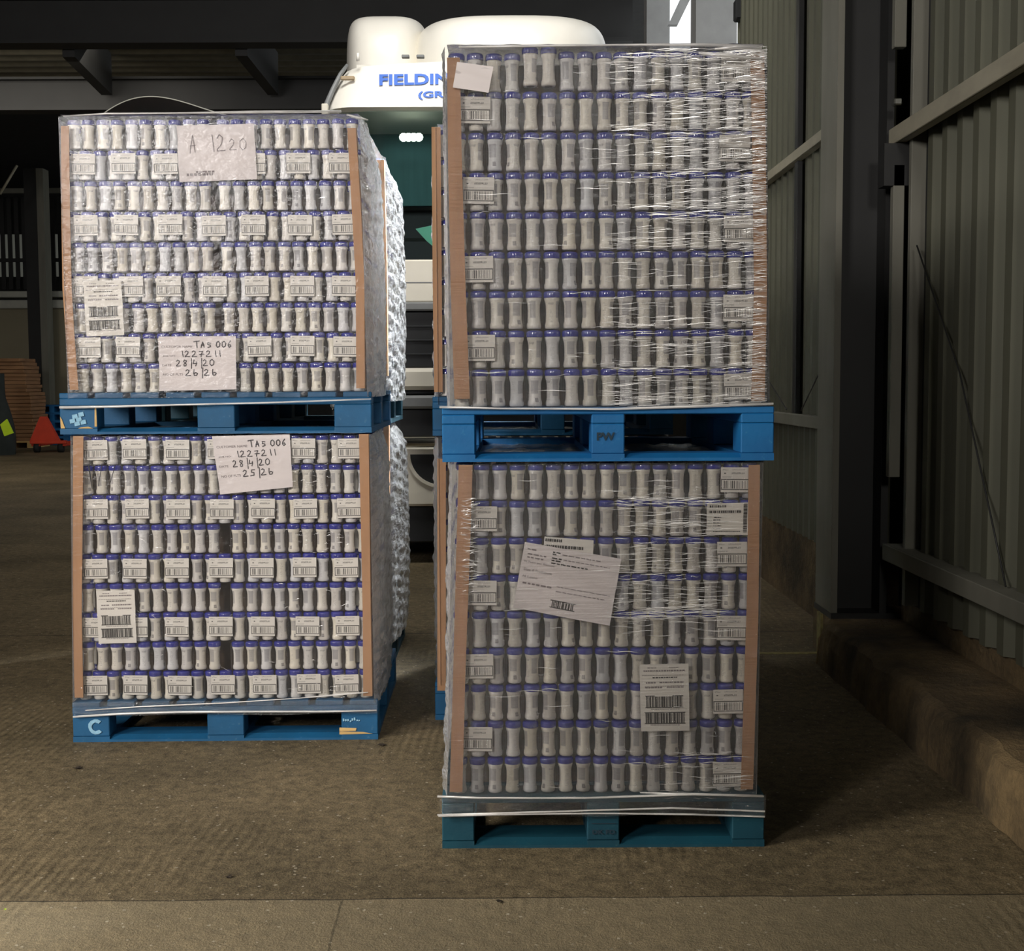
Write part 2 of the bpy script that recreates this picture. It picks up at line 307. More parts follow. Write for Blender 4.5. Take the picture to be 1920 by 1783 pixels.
# ------------------------------------------------------------------ mesh helpers
class MB:
    def __init__(s): s.v = []; s.f = []; s.uv = []; s.sm = []
    def add(s, vs, fs, uvs=None, smooth=False):
        b = len(s.v); s.v += [tuple(v) for v in vs]
        for i, f in enumerate(fs):
            s.f.append([b+k for k in f]); s.uv.append(uvs[i] if uvs else None); s.sm.append(smooth)
        return s
    def box(s, x0, x1, y0, y1, z0, z1):
        vs = [(x, y, z) for z in (z0, z1) for y in (y0, y1) for x in (x0, x1)]
        return s.add(vs, [(0, 2, 3, 1), (4, 5, 7, 6), (0, 1, 5, 4), (2, 6, 7, 3), (0, 4, 6, 2), (1, 3, 7, 5)])
    def bbox(s, x0, x1, y0, y1, z0, z1, b):
        """box with chamfered edges"""
        vs = []; idx = {}
        for xi, x in ((0, x0), (1, x1)):
            for yi, y in ((0, y0), (1, y1)):
                for zi, z in ((0, z0), (1, z1)):
                    sx, sy, sz = (1 if xi == 0 else -1), (1 if yi == 0 else -1), (1 if zi == 0 else -1)
                    idx[(xi, yi, zi, 'x')] = len(vs); vs.append((x, y+sy*b, z+sz*b))
                    idx[(xi, yi, zi, 'y')] = len(vs); vs.append((x+sx*b, y, z+sz*b))
                    idx[(xi, yi, zi, 'z')] = len(vs); vs.append((x+sx*b, y+sy*b, z))
        I = lambda x, y, z, a: idx[(x, y, z, a)]
        fs = []
        for k in (0, 1):
            fs.append([I(k, 0, 0, 'x'), I(k, 0, 1, 'x'), I(k, 1, 1, 'x'), I(k, 1, 0, 'x')][::(1 if k == 0 else -1)])
            fs.append([I(0, k, 0, 'y'), I(1, k, 0, 'y'), I(1, k, 1, 'y'), I(0, k, 1, 'y')][::(1 if k == 0 else -1)])
            fs.append([I(0, 0, k, 'z'), I(0, 1, k, 'z'), I(1, 1, k, 'z'), I(1, 0, k, 'z')][::(1 if k == 0 else -1)])
            for j in (0, 1):
                fs.append([I(k, j, 0, 'x'), I(k, j, 1, 'x'), I(k, j, 1, 'y'), I(k, j, 0, 'y')])
                fs.append([I(k, 0, j, 'x'), I(k, 1, j, 'x'), I(k, 1, j, 'z'), I(k, 0, j, 'z')])
                fs.append([I(0, k, j, 'y'), I(1, k, j, 'y'), I(1, k, j, 'z'), I(0, k, j, 'z')])
                for l in (0, 1): fs.append([I(k, j, l, 'x'), I(k, j, l, 'y'), I(k, j, l, 'z')])
        return s.add(vs, fs)
    def hexa(s, p): # 8 points: bottom loop 4, top loop 4
        return s.add(p, [(3, 2, 1, 0), (4, 5, 6, 7), (0, 1, 5, 4), (1, 2, 6, 5), (2, 3, 7, 6), (3, 0, 4, 7)])
    def prism(s, loop, d):
        n = len(loop); d = Vector(d)
        vs = [Vector(p) for p in loop]; vs = vs+[p+d for p in vs]
        fs = [list(range(n))[::-1], list(range(n, 2*n))]+[[i, (i+1) % n, n+(i+1) % n, n+i] for i in range(n)]
        return s.add(vs, fs)
    def lathe(s, prof, n=14, c=(0, 0, 0), axis='z', uv=True):
        vs = []; 
        for j, (r, z) in enumerate(prof):
            for i in range(n):
                a = 2*PI*i/n
                p = (r*math.cos(a), r*math.sin(a), z)
                if axis == 'y': p = (p[0], p[2], p[1])
                if axis == 'x': p = (p[2], p[0], p[1])
                vs.append((p[0]+c[0], p[1]+c[1], p[2]+c[2]))
        z0, z1 = prof[0][1], prof[-1][1]; fs = []; us = []
        for j in range(len(prof)-1):
            for i in range(n):
                k = (i+1) % n
                fs.append((j*n+i, j*n+k, (j+1)*n+k, (j+1)*n+i))
                va = (prof[j][1]-z0)/((z1-z0) or 1); vb = (prof[j+1][1]-z0)/((z1-z0) or 1)
                us.append([(i/n, va), ((i+1)/n, va), ((i+1)/n, vb), (i/n, vb)])
        return s.add(vs, fs, us, True)
    def disc(s, r, z, n=14, c=(0, 0, 0), flip=False):
        vs = [(c[0]+r*math.cos(2*PI*i/n), c[1]+r*math.sin(2*PI*i/n), c[2]+z) for i in range(n)]
        f = list(range(n)); return s.add(vs, [f[::-1] if flip else f])
    def tube(s, pts, r, n=6):
        pts = [Vector(p) for p in pts]; vs = []
        for i, p in enumerate(pts):
            t = (pts[min(i+1, len(pts)-1)]-pts[max(i-1, 0)]).normalized()
            a = t.cross(Vector((0, 0, 1)));
            if a.length < .1: a = t.cross(Vector((0, 1, 0)))
            a.normalize(); b = t.cross(a)
            rr = r[i] if isinstance(r, (list, tuple)) else r
            for k in range(n): vs.append(p+a*(rr*math.cos(2*PI*k/n))+b*(rr*math.sin(2*PI*k/n)))
        fs = [(i*n+k, i*n+(k+1) % n, (i+1)*n+(k+1) % n, (i+1)*n+k) for i in range(len(pts)-1) for k in range(n)]
        fs += [list(range(n))[::-1], [(len(pts)-1)*n+k for k in range(n)]]
        return s.add(vs, fs, None, True)
    def grid(s, fn, nu, nv, smooth=True):
        vs = [fn(i/nu, j/nv) for j in range(nv+1) for i in range(nu+1)]
        fs = []; us = []
        for j in range(nv):
            for i in range(nu):
                fs.append((j*(nu+1)+i, j*(nu+1)+i+1, (j+1)*(nu+1)+i+1, (j+1)*(nu+1)+i))
                us.append([(i/nu, j/nv), ((i+1)/nu, j/nv), ((i+1)/nu, (j+1)/nv), (i/nu, (j+1)/nv)])
        return s.add(vs, fs, us, smooth)
    def mesh(s, name, mat):
        me = bpy.data.meshes.new(name); me.from_pydata(s.v, [], s.f)
        if any(u is not None for u in s.uv):
            l = me.uv_layers.new(name='UVMap'); k = 0
            for u, f in zip(s.uv, s.f):
                for q in range(len(f)): l.data[k].uv = u[q] if u else (0, 0); k += 1
        for p, sm in zip(me.polygons, s.sm): p.use_smooth = sm
        me.materials.append(MAT[mat] if isinstance(mat, str) else mat)
        me.update(); return me
    def build(s, name, mat, parent=None): return link(name, s.mesh(name, mat), parent)
def link(name, me, parent=None, loc=None, rz=None):
    o = bpy.data.objects.new(name, me); COL.objects.link(o)
    if parent is not None: o.parent = parent
    if loc is not None: o.location = loc
    if rz is not None: o.rotation_euler = (0, 0, rz)
    return o
def tag(o, label, cat, group=None, kind=None):
    o['label'] = label; o['category'] = cat
    if group: o['group'] = group
    if kind: o['kind'] = kind
    return o
def thing(name, label, cat, loc=(0, 0, 0), rz=0, group=None):
    o = bpy.data.objects.new(name, None); COL.objects.link(o); o.location = loc; o.rotation_euler = (0, 0, rz)
    o.empty_display_size = .1
    return tag(o, label, cat, group)
def struct(name, mb, mat):
    o = mb.build(name, mat); o['kind'] = 'structure'; return o
def ordinal(n): return '%d%s' % (n, {1: 'st', 2: 'nd', 3: 'rd'}.get(n, 'th'))

# ------------------------------------------------------------------ the hall
struct('floor', MB().add([(-26, -9, 0), (6, -9, 0), (6, 40, 0), (-26, 40, 0)], [(0, 1, 2, 3)]), 'floor')
def corrugated(axis_fixed, a0, a1, z0, z1, pitch, depth, sgn=-1):
    """trapezoid sheeting standing at x = axis_fixed, running along y"""
    mb = MB(); prof = []; y = a0
    while y < a1:
        for dy, dx in ((0, 0), (pitch*.34, 0), (pitch*.5, depth), (pitch*.84, depth)):
            if y+dy <= a1: prof.append((axis_fixed+sgn*dx, y+dy))
        y += pitch
    n = len(prof)
    vs = [(x, yy, z) for z in (z0, z1) for x, yy in prof]
    return mb.add(vs, [(i, i+1, n+i+1, n+i) for i in range(n-1)])
WX = 2.0
w = corrugated(WX, -5.0, 6.05, .33, 7.0, .19, .035); w.box(WX+.02, WX+.1, -5, 6.3, .33, 7)
struct('wall_right', w, 'sheet')
w = corrugated(1.87, 6.72, 10.25, 1.2, 7.0, .17, .03); w.box(1.89, 1.97, 6.5, 10.25, 1.2, 7)
w2 = corrugated(1.87, 6.72, 10.25, .46, 1.2, .15, .02); w2.box(1.89, 1.97, 6.5, 10.25, .46, 1.2)
struct('wall_right_far', w, 'sheet'); struct('wall_right_low', w2, 'sheet')
struct('trim_1', MB().box(1.86, 2.1, 6.75, 10.3, 0, .46), 'kerb')
# rear wall behind the photographer with the loading door, left wall, back wall
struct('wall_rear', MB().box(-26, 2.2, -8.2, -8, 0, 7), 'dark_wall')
struct('wall_stub', MB().box(-2.75, 1.95, -1.25, -1.1, 0, 3.1), 'dark_wall')  # added unseen blocker, casts the shade over the lower right
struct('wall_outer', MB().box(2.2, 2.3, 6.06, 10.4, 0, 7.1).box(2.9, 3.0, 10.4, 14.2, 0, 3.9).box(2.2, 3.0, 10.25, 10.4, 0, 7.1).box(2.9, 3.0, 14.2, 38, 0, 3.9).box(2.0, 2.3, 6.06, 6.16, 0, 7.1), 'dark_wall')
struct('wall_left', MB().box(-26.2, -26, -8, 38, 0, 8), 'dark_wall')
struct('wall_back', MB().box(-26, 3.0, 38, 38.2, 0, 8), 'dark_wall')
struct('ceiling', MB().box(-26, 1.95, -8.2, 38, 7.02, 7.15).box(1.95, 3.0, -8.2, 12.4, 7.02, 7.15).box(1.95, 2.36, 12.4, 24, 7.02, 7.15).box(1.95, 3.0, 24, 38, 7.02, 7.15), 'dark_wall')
# strip of ribbed roof sheeting between two deep beams
mb = MB(); y = 20.2
prof = []
while y < 24.2:
    prof += [(y, 7.0), (y+.1, 6.93), (y+.2, 6.93), (y+.3, 7.0)]; y += .4
n = len(prof); mb.add([(x, yy, z) for x in (-26, 2.0) for yy, z in prof], [(i, i+1, n+i+1, n+i) for i in range(n-1)])
struct('ceiling_ribbed', mb, 'roof_sheet')
def beam(name, px_bottom, Y, top, lab):
    zb = at(300, px_bottom, Y).z
    o = MB().box(-26, 1.9, Y, Y+.12, zb+.06, top-.04).box(-26, 1.9, Y-.12, Y+.24, zb, zb+.06).box(-26, 1.9, Y-.12, Y+.24, top-.04, top).build(name, 'steel_dark')
    return tag(o, lab, 'beam')
beam('roof_beam', 84, 19.0, 7.0, 'dark deep steel roof beam nearest, spanning above the lorry')
beam('roof_beam', 208, 22.0, at(300, 146, 22).z, 'dark steel roof beam hanging below the ribbed strip of roof')
for k, (pa, pb) in enumerate((((452, 84), (512, 160)), ((128, 86), (200, 160)))):
    A = at(pa[0], pa[1], 19.3); B = at(pb[0], pb[1], 21.8)
    A.z = min(A.z, 6.92); B.z = min(B.z, 6.8)
    o = MB().hexa([(A.x-.09, A.y, A.z-.16), (A.x+.09, A.y, A.z-.16), (B.x+.09, B.y, B.z-.16), (B.x-.09, B.y, B.z-.16),
                   (A.x-.09, A.y, 6.92), (A.x+.09, A.y, 6.92), (B.x+.09, B.y, 6.92), (B.x-.09, B.y, 6.92)]).build('rafter', 'steel_dark')
    tag(o, ['slanting dark rafter under the roof strip, just left of the lorry', 'slanting dark rafter under the roof strip, further left'][k], 'rafter')

# kerb along the right wall
mb = MB()
def kerb(u, v):
    y = -1.05+u*7.4; q = math.sin(y*9.1)*.007+math.sin(y*23)*.005+math.sin(y*47+1)*.003
    pts = [(1.565+q*.6, 0), (1.575+q, .13), (1.595+q, .2+q*.6), (1.63+q, .222+q*.5), (1.99, .225), (1.99, .325), (2.1, .325)]
    x, z = pts[int(round(v*6))]; return (x, y, z)
mb.grid(kerb, 160, 6, False); mb.add([(1.565, 6.35, 0), (2.1, 6.35, 0), (2.1, 6.35, .325), (1.99, 6.35, .325), (1.99, 6.35, .225), (1.63, 6.35, .222), (1.575, 6.35, .13)], [(0, 1, 2, 3, 4, 5, 6)])
tag(mb.build('kerb', 'kerb'), 'rough chipped concrete kerb running along the foot of the right wall', 'kerb')
mb = MB().box(1.64, 2.1, 6.37, 6.73, 0, .222)
_pl = mb.build('plinth', 'kerb'); MB().box(1.628, 1.652, 6.52, 6.6, .0, .222).build('pale_worn_edge', 'line_paint', _pl)  # pale strip painted on as light catching the plinth corner
tag(_pl, 'low concrete plinth under the dark steel column by the right wall', 'plinth')
mb = MB().box(1.30, 1.635, 6.58, 6.62, 0, .003)
tag(mb.build('floor_line', 'line_paint'), 'worn yellowish line painted on the floor behind the right stack', 'line')
def hbeam(name, x0, x1, y0, y1, z0, z1, lab, mat='steel_dark', t=.03, along='x', parent=None):
    mb = MB()
    if along == 'x':   # flanges face left/right
        mb.box(x0, x0+t, y0, y1, z0, z1).box(x1-t, x1, y0, y1, z0, z1).box(x0+t, x1-t, (y0+y1)/2-t/2, (y0+y1)/2+t/2, z0, z1)
    else:
        mb.box(x0, x1, y0, y0+t, z0, z1).box(x0, x1, y1-t, y1, z0, z1).box((x0+x1)/2-t/2, (x0+x1)/2+t/2, y0+t, y1-t, z0, z1)
    return tag(mb.build(name, mat), lab, 'column')
t = thing('steel_column', 'broad dark steel column standing against the right wall', 'column', (1.78, 6.53, .222))
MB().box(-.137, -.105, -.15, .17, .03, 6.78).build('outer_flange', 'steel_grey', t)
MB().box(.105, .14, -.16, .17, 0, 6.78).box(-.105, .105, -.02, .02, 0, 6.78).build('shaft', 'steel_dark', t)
MB().box(-.14, .2, -.17, .18, 0, .03).build('base_plate', 'steel_dark', t)
# rails
def rail(name, x, y0, y1, z0, z1, lab, mat='girt'):
    mb = MB().bbox(x, x+.012, y0, y1, z0, z1, .003).box(x+.012, x+.11, y0, y1, z1-.01, z1).box(x+.012, x+.05, y0, y1, z0, z0+.01)
    return tag(mb.build(name, mat), lab, 'rail')
rail('sheeting_rail', 1.88, -5, 6.32, 2.555, 2.635, 'upper horizontal sheeting rail on the near right wall')
rail('sheeting_rail', 1.88, -5, 6.32, .53, .61, 'lower horizontal sheeting rail on the near right wall', 'steel_grey')
rail('sheeting_rail', 1.79, 6.75, 10.25, 2.77, 2.83, 'upper sheeting rail beyond the dark column')
rail('sheeting_rail', 1.79, 6.75, 10.25, 1.145, 1.215, 'lower sheeting rail beyond the dark column', 'steel_grey')
# thin posts and conduits between the column and the near sheeting
def vbox(name, pxl, pxr, Y, z0, z1, mat, lab, cat, d=.05):
    a = at(pxl, 500, Y).x; b = at(pxr, 500, Y).x
    return tag(MB().bbox(a, b, Y, Y+d, z0, z1, .003).build(name, mat), lab, cat)
vbox('downpipe', 1673, 1694, 6.2, .95, 2.45, 'steel_grey', 'square grey downpipe section below the upper rail, right of the dark column', 'pipe')
vbox('downpipe', 1671, 1693, 6.2, 3.0, 6.9, 'steel_grey', 'square grey downpipe section above the upper rail, right of the dark column', 'pipe')
vbox('wall_post', 1706, 1735, 6.12, .33, 6.9, 'steel_grey', 'slim dark post between the downpipe and the near ribbed sheeting', 'post', .04)
c = at(1681, 193, 6.22)
tag(MB().bbox(c.x-.02, c.x+.02, c.y-.03, c.y+.02, c.z-.015, c.z+.02, .006).build('bracket', 'chrome'), 'small bright metal bracket hanging under the grey downpipe', 'bracket')
tag(MB().box(c.x-.06, c.x+.07, 6.2, 6.3, 2.35, 2.55).build('clamp', 'steel_dark'), 'dark clamp joining the upper rail to the dark column', 'clamp')
# door post strip and brace wires on the far sheeting
tag(MB().bbox(1.80, 1.835, 7.92, 8.0, 1.22, 2.76, .004).build('wall_post', 'steel_dark'), 'thin dark post on the sheeting left of the dark column, below the rail', 'post')
tag(MB().bbox(1.80, 1.835, 7.92, 8.0, 2.84, 6.9, .004).build('wall_post', 'steel_dark'), 'thin dark post on the sheeting left of the dark column, above the rail', 'post')
tag(MB().tube([(1.8, 9.1, 1.55), (1.8, 8.15, 1.24)], .004, 5).build('brace_wire', 'steel_dark'), 'thin brace wire sloping down to the right on far sheeting', 'wire')
tag(MB().tube([(1.8, 7.05, 1.6), (1.8, 7.75, 1.24)], .004, 5).build('brace_wire', 'steel_dark'), 'thin brace wire sloping down to the left on far sheeting', 'wire')
tag(MB().tube([(1.94, 6.05, 2.05), (1.94, 5.45, 1.45), (1.94, 5.05, .85), (1.94, 4.9, .62)], .004, 5).build('brace_wire', 'steel_dark'), 'long thin cable drooping across the near right sheeting', 'wire')
# open bay past the sheeting
def col_px(pxl, pxr, Y, lab, mat='column_grey', top=7.0, z0=0):
    a = at(pxl, 60, Y).x; b = at(pxr, 60, Y).x
    mb = MB().bbox(a, b, Y, Y+.03, z0, top, .004).box((a+b)/2-.015, (a+b)/2+.015, Y+.03, Y+.3, z0, top).box(a, b, Y+.3, Y+.33, z0, top)
    return tag(mb.build('bay_column', mat), lab, 'column')
col_px(1304, 1382, 13.0, 'wide grey column to the right of the bright gap')
col_px(1212, 1256, 17.0, 'narrow grey column to the left of the bright gap')
a = at(1262, 46, 16.5); b = at(1289, -12, 16.5)
tag(MB().hexa([(a.x-.06, 16.5, a.z), (a.x+.06, 16.5, a.z), (a.x+.06, 16.6, a.z), (a.x-.06, 16.6, a.z), (b.x-.06, 16.5, b.z), (b.x+.07, 16.5, b.z), (b.x+.07, 16.6, b.z), (b.x-.06, 16.6, b.z)]).build('knee_brace', 'column_grey'), 'slanting brace in the bright gap between the grey columns', 'brace')
a = at(1393, 12, 10.1)
t = thing('floodlight', 'dark floodlight at the far top end of the ribbed wall', 'lamp', (a.x, a.y, a.z-.1))
MB().bbox(-.06, .07, -.03, .09, 0, .16, .012).build('housing', 'black_plastic', t)
MB().bbox(-.02, .02, -.04, -.031, .11, .14, .003).build('lens', 'chrome', t)
MB().box(.06, .12, 0, .05, .05, .1).build('arm', 'steel_dark', t)
a = at(1186, 80, 24); b = at(1199, 10, 24)
tag(MB().prism([(a.x-.05, 24, a.z-1.5), (b.x+.1, 24, a.z-1.5), (b.x+.1, 24, b.z), (b.x, 24, b.z)], (0, .1, 0)).build('gusset_plate', 'girt'), 'pale wedge shaped plate high up right of the lorry', 'plate')
tag(MB().box(at(1160, 50, 30).x, at(1212, 50, 30).x, 30, 30.3, 0, 7).build('bay_column', 'steel_dark'), 'dark column in shadow between the lorry roof and grey column', 'column')

# ------------------------------------------------------------------ far left of the hall
YB = 31.0
def pbox(name, x0, y0, x1, y1, Y, d, mat, lab, cat, bev=.01, toz=None):
    a = at(x0, y1, Y); b = at(x1, y0, Y)
    z0 = a.z if toz is None else toz
    return tag(MB().bbox(a.x, b.x, Y, Y+d, z0, b.z, bev).build(name, mat), lab, cat)
a = at(-60, 560, 34); b = at(180, 560, 34)
t = thing('low_wall', 'pale rendered low wall with two ledges at far left', 'wall', ((a.x+b.x)/2, 34.2, 0))
hx = (b.x-a.x)/2
MB().box(-hx, hx, 0, .3, 0, at(60, 578, 34).z).build('panel', 'pale_panel', t)
MB().bbox(-hx, hx, -.15, .4, at(60, 578, 34).z, at(60, 562, 34).z, .02).build('ledge', 'pale_ledge', t)
MB().bbox(-hx, hx, .1, .5, at(60, 556, 34).z, at(60, 544, 34).z, .02).build('ledge', 'pale_ledge', t)
t = thing('slatted_screen', 'dark slatted screen with daylight between its slats, far left', 'screen', (at(60, 500, 36).x, 36.4, 0))
x0 = t.location.x; z0, z1 = at(0, 520, 36).z, at(0, 380, 36).z
for i in range(10):
    xx = at(-6+13.6*i, 450, 36).x-x0
    MB().box(xx-.055, xx+.055, 0, .06, z0-.3, z1+.2).build('slat', 'steel_dark', t)
MB().box(at(-20, 480, 36).x-x0, at(140, 480, 36).x-x0, -.05, 0, at(0, 489, 36).z, at(0, 482, 36).z).build('cross_bar', 'steel_dark', t)
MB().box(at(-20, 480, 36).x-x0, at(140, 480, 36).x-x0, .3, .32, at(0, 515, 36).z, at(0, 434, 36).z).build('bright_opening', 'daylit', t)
a = at(49, 500, YB+2).x; b = at(86, 500, YB+2).x
t = thing('far_column', 'dark grey steel column at far left behind the cardboard', 'column', ((a+b)/2, YB+2, 0))
hw = (b-a)/2
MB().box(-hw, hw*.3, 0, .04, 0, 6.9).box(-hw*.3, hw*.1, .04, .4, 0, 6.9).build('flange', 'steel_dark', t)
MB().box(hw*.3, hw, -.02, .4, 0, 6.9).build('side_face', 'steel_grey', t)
tag(MB().tube([at(0, 364, 30), at(32, 310, 30)], .03, 6).build('rod', 'girt'), 'thin pale rod slanting up at the far left edge', 'rod')
tag(MB().box(-26, at(130, 360, 35).x, 35, 35.1, at(0, 362, 35).z, at(0, 353, 35).z).build('cross_rail', 'steel_grey'), 'dim horizontal rail high on the back left wall', 'rail')
# stack of flattened cartons
a = at(-30, 840, 29); b = at(66, 840, 29); zt = at(40, 678, 29).z
t = thing('carton_stack', 'tall stack of flattened brown cardboard at far left', 'cardboard', ((a.x+b.x)/2, 29.5, 0))
hw = (b.x-a.x)/2; z = .16; k = 0; rr = random.Random(3)
while z < zt:
    h = .085; o1 = rr.uniform(-.05, .05)+(-.32*(z/zt)**1.5); o0 = rr.uniform(-.05, .05)
    MB().bbox(-hw+o0, hw+o1+.02, -.45+rr.uniform(-.03, .03), .5, z, z+h*.93, .01).build('cardboard_bundle', 'carton', t); z += h; k += 1
mb = MB()
for xx in (-hw, -.1, hw-.2): mb.box(xx, xx+.18, -.45, .5, 0, .12)
mb.box(-hw, hw, -.45, .5, .12, .16).build('wooden_base', 'bare_wood', t)
# blue pallets standing in a pile
for k in range(5):
    a = at(68, 800, 30.5).x; b = at(128, 800, 30.5).x
    t = thing('stacked_pallet', 'dark blue pallet %s in the far pile behind the red pallet truck' % ['at the bottom', 'second from bottom', 'in the middle', 'second from top', 'on top'][k], 'pallet', ((a+b)/2, 30.9, k*.19), 0, 'blue pallets piled far back')
    hw = (b-a)/2
    MB().box(-hw, hw, -.4, .4, .15, .185).build('deck', 'blue', t)
    mb = MB()
    for xx in (-hw, -.06, hw-.12): mb.box(xx, xx+.12, -.4, .4, .02, .15)
    mb.build('blocks', 'blue', t)
    MB().box(-hw, hw, -.4, .4, 0, .02).build('bottom_board', 'blue', t)
# red pallet truck
a = floor_at(92, 843); Yj = 27.0
L = at(56, 830, Yj); Rr = at(124, 830, Yj); tp = at(80, 781, Yj)
zf = 0.0
s_ = (Rr.x-L.x)
t = thing('pallet_truck', 'red pallet truck with a triangular cover at far left', 'pallet truck', ((L.x+Rr.x)/2, Yj, 0))
cx = t.location.x
zb = at(90, 826, Yj).z
MB().prism([(L.x-cx, 0, zb), (at(110, 818, Yj).x-cx, 0, zb), (tp.x-cx+.06, 0, tp.z), (tp.x-cx-.06, 0, tp.z)], (0, .12, 0)).build('triangular_cover', 'red', t)
MB().bbox(L.x-cx, Rr.x-cx, -.02, .1, zb-.07, zb, .01).build('cross_member', 'red', t)
for sx in (-1, 1):
    MB().bbox(sx*s_*.36-.09, sx*s_*.36+.09, .02, 1.1, zb-.12, zb-.04, .01).build('fork', 'red', t)
    MB().lathe([(0.01, -.05), (max(.06, zb-.1)*.5+.02, -.05), (max(.06, zb-.1)*.5+.02, .05), (.01, .05)], 12, (sx*s_*.33, .05, max(.06, zb-.1)*.5+.02), 'x').build('wheel', 'rubber', t)
a = at(-30, 800, 26); b = at(17, 800, 26)
mb = MB(); hgt = at(5, 700, 26).z
def hump(u, v):
    ang = u*2*PI; r = (.5+.5*math.sin(PI*min(1, v*.9+.35)))
    return (at(-18, 800, 26).x+math.cos(ang)*.38*r, 26.3+math.sin(ang)*.35*r, v*hgt*(1-.0*u))
mb.grid(hump, 18, 10)
tag(mb.build('covered_bin', 'dark_cloth'), 'dark rounded bin cut off by the left edge of the picture', 'bin')
P = [at(0, 796, 25.5), at(12, 786, 25.5), at(24, 812, 25.5), at(8, 818, 25.5)]
mb = MB().prism([tuple(p) for p in P], (0, .06, 0))
tag(mb.build('reflective_tabard', 'hivis'), 'fluorescent yellow tabard hanging on the dark bin at left edge', 'tabard')

# ------------------------------------------------------------------ pallets
D1, D2 = 3.817, 5.02     # front planes of the right and left stacks
def make_pallet(name, label, wide, loc, rz, mat='blue', group=None, sx=1.0):
    """wide = size across the picture: 1.2 (stringers run across) or 1.0 (stringers run away)"""
    t = thing(name, label, 'pallet', loc, rz, group)
    if wide > 1.1: W_, D_, bw, bd = 1.2*sx, 1.0, .145, .1
    else: W_, D_, bw, bd = 1.0*sx, 1.2, .098, .145
    xs = [(-W_/2, -W_/2+bw), (-bw/2, bw/2), (W_/2-bw, W_/2)]
    ys = [(0, bd), (D_/2-bd/2, D_/2+bd/2), (D_-bd, D_)]
    zb, zk, zs = .022, .112, .140
    for a, b in xs:
        for c, d in ys: MB().bbox(a, b, c+.002, d-.002, zb, zk, .003).build('block', mat, t)
    if wide > 1.1:
        for c, d in ys: MB().bbox(-W_/2, W_/2, c, d, zk, zs, .003).build('stringer_board', mat, t)
        n = 9
        for i in range(n):
            x = -W_/2+i*(W_-.11)/(n-1); MB().bbox(x, x+.11, 0, D_, zs, .161, .003).build('deck_board', mat, t)
    else:
        for a, b in xs: MB().bbox(a, b, 0, D_, zk, zs, .003).build('stringer_board', mat, t)
        n = 9
        for i in range(n):
            y = i*(D_-.11)/(n-1); MB().bbox(-W_/2, W_/2, y, y+.11, zs, .161, .003).build('deck_board', mat, t)
    # bottom boards, chamfered between the blocks
    def board_x(y0, y1, front):
        mb = MB()
        for a, b in xs: mb.box(a, b, y0, y1, 0, zb)
        for (a, b) in ((xs[0][1], xs[1][0]), (xs[1][1], xs[2][0])):
            c = .034; m = .05
            if front:
                mb.hexa([(a, y0, 0), (b, y0, 0), (b, y1, 0), (a, y1, 0), (a, y0+.001, zb), (a+m, y0+.001, zb), (a+m, y1, zb), (a, y1, zb)][:0] or
                        [(a, y0, 0), (b, y0, 0), (b, y1, 0), (a, y1, 0), (a, y0+c, zb), (b, y0+c, zb), (b, y1, zb), (a, y1, zb)])
                mb.add([(a, y0, 0), (b, y0, 0), (b, y0, zb*.42), (a, y0, zb*.42), (b, y0+c, zb), (a, y0+c, zb)], [(0, 1, 2, 3), (3, 2, 4, 5)])
            else: mb.box(a, b, y0, y1, 0, zb)
        mb.build('bottom_board', mat, t)
    board_x(0, .14, True); board_x(D_-.14, D_, False)
    for a, b in xs: MB().box(a+.001, b-.001, .14, D_-.14, 0, zb).build('bottom_board', mat, t)
    return t
def centre(pl, pr, py, Y):
    a = at(pl, py, Y); b = at(pr, py, Y); return (a.x+b.x)/2, (b.x-a.x)
z_ru = 1.183; z_lu = 1.225
cx, wpx = centre(829, 1433, 1560, D1)
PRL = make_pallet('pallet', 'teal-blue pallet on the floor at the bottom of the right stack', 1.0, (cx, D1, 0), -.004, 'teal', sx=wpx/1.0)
cx, wpx = centre(829, 1451, 820, D1-.01)
PRU = make_pallet('pallet', 'bright blue pallet halfway up the right stack', 1.0, (cx, D1-.01, z_ru), -.006, 'blue', sx=wpx)
cx, wpx = centre(137, 708, 1350, D2)
PLL = make_pallet('pallet', 'blue pallet painted with a pale letter C, under the left stack', 1.2, (cx, D2, 0), .01, 'worn_blue', sx=wpx/1.2)
cx, wpx = centre(113, 696, 780, D2)
PLU = make_pallet('pallet', 'scuffed blue pallet halfway up the left stack', 1.2, (cx, D2, z_lu), .012, 'worn_blue', sx=wpx/1.2)
# marks on the pallets
def flat(name, mat, parent, loops, y=-.0015):
    mb = MB()
    for lp in loops: mb.prism([(x, y, z) for x, z in lp], (0, .001, 0))
    return mb.build(name, mat, parent)
hw = .5*wpx
def arc(cx, cz, r0, r1, a0, a1, n=10):
    o = [(cx+r1*math.cos(a0+(a1-a0)*i/n)*(1+.05*math.sin(i*5)), cz+r1*math.sin(a0+(a1-a0)*i/n)) for i in range(n+1)]
    i_ = [(cx+r0*math.cos(a0+(a1-a0)*i/n), cz+r0*math.sin(a0+(a1-a0)*i/n)*(1+.06*math.sin(i*4))) for i in range(n, -1, -1)]
    return [[o[i], o[i+1], i_[n-i-1], i_[n-i]] for i in range(n)]
Wl = centre(137, 708, 1350, D2)[1]
flat('painted_letter_c', 'white_mark', PLL, arc(-Wl/2+.092, .062, .017, .031, math.radians(48), math.radians(318)))
o = flat('splintered_patch', 'bare_wood', PLL, [[(Wl/2-.153, .022), (Wl/2-.02, .024), (Wl/2-.06, .031), (Wl/2-.153, .034)], [(Wl/2-.153, .035), (Wl/2-.088, .036), (Wl/2-.085, .047), (Wl/2-.153, .05)]])
rr = random.Random(11)
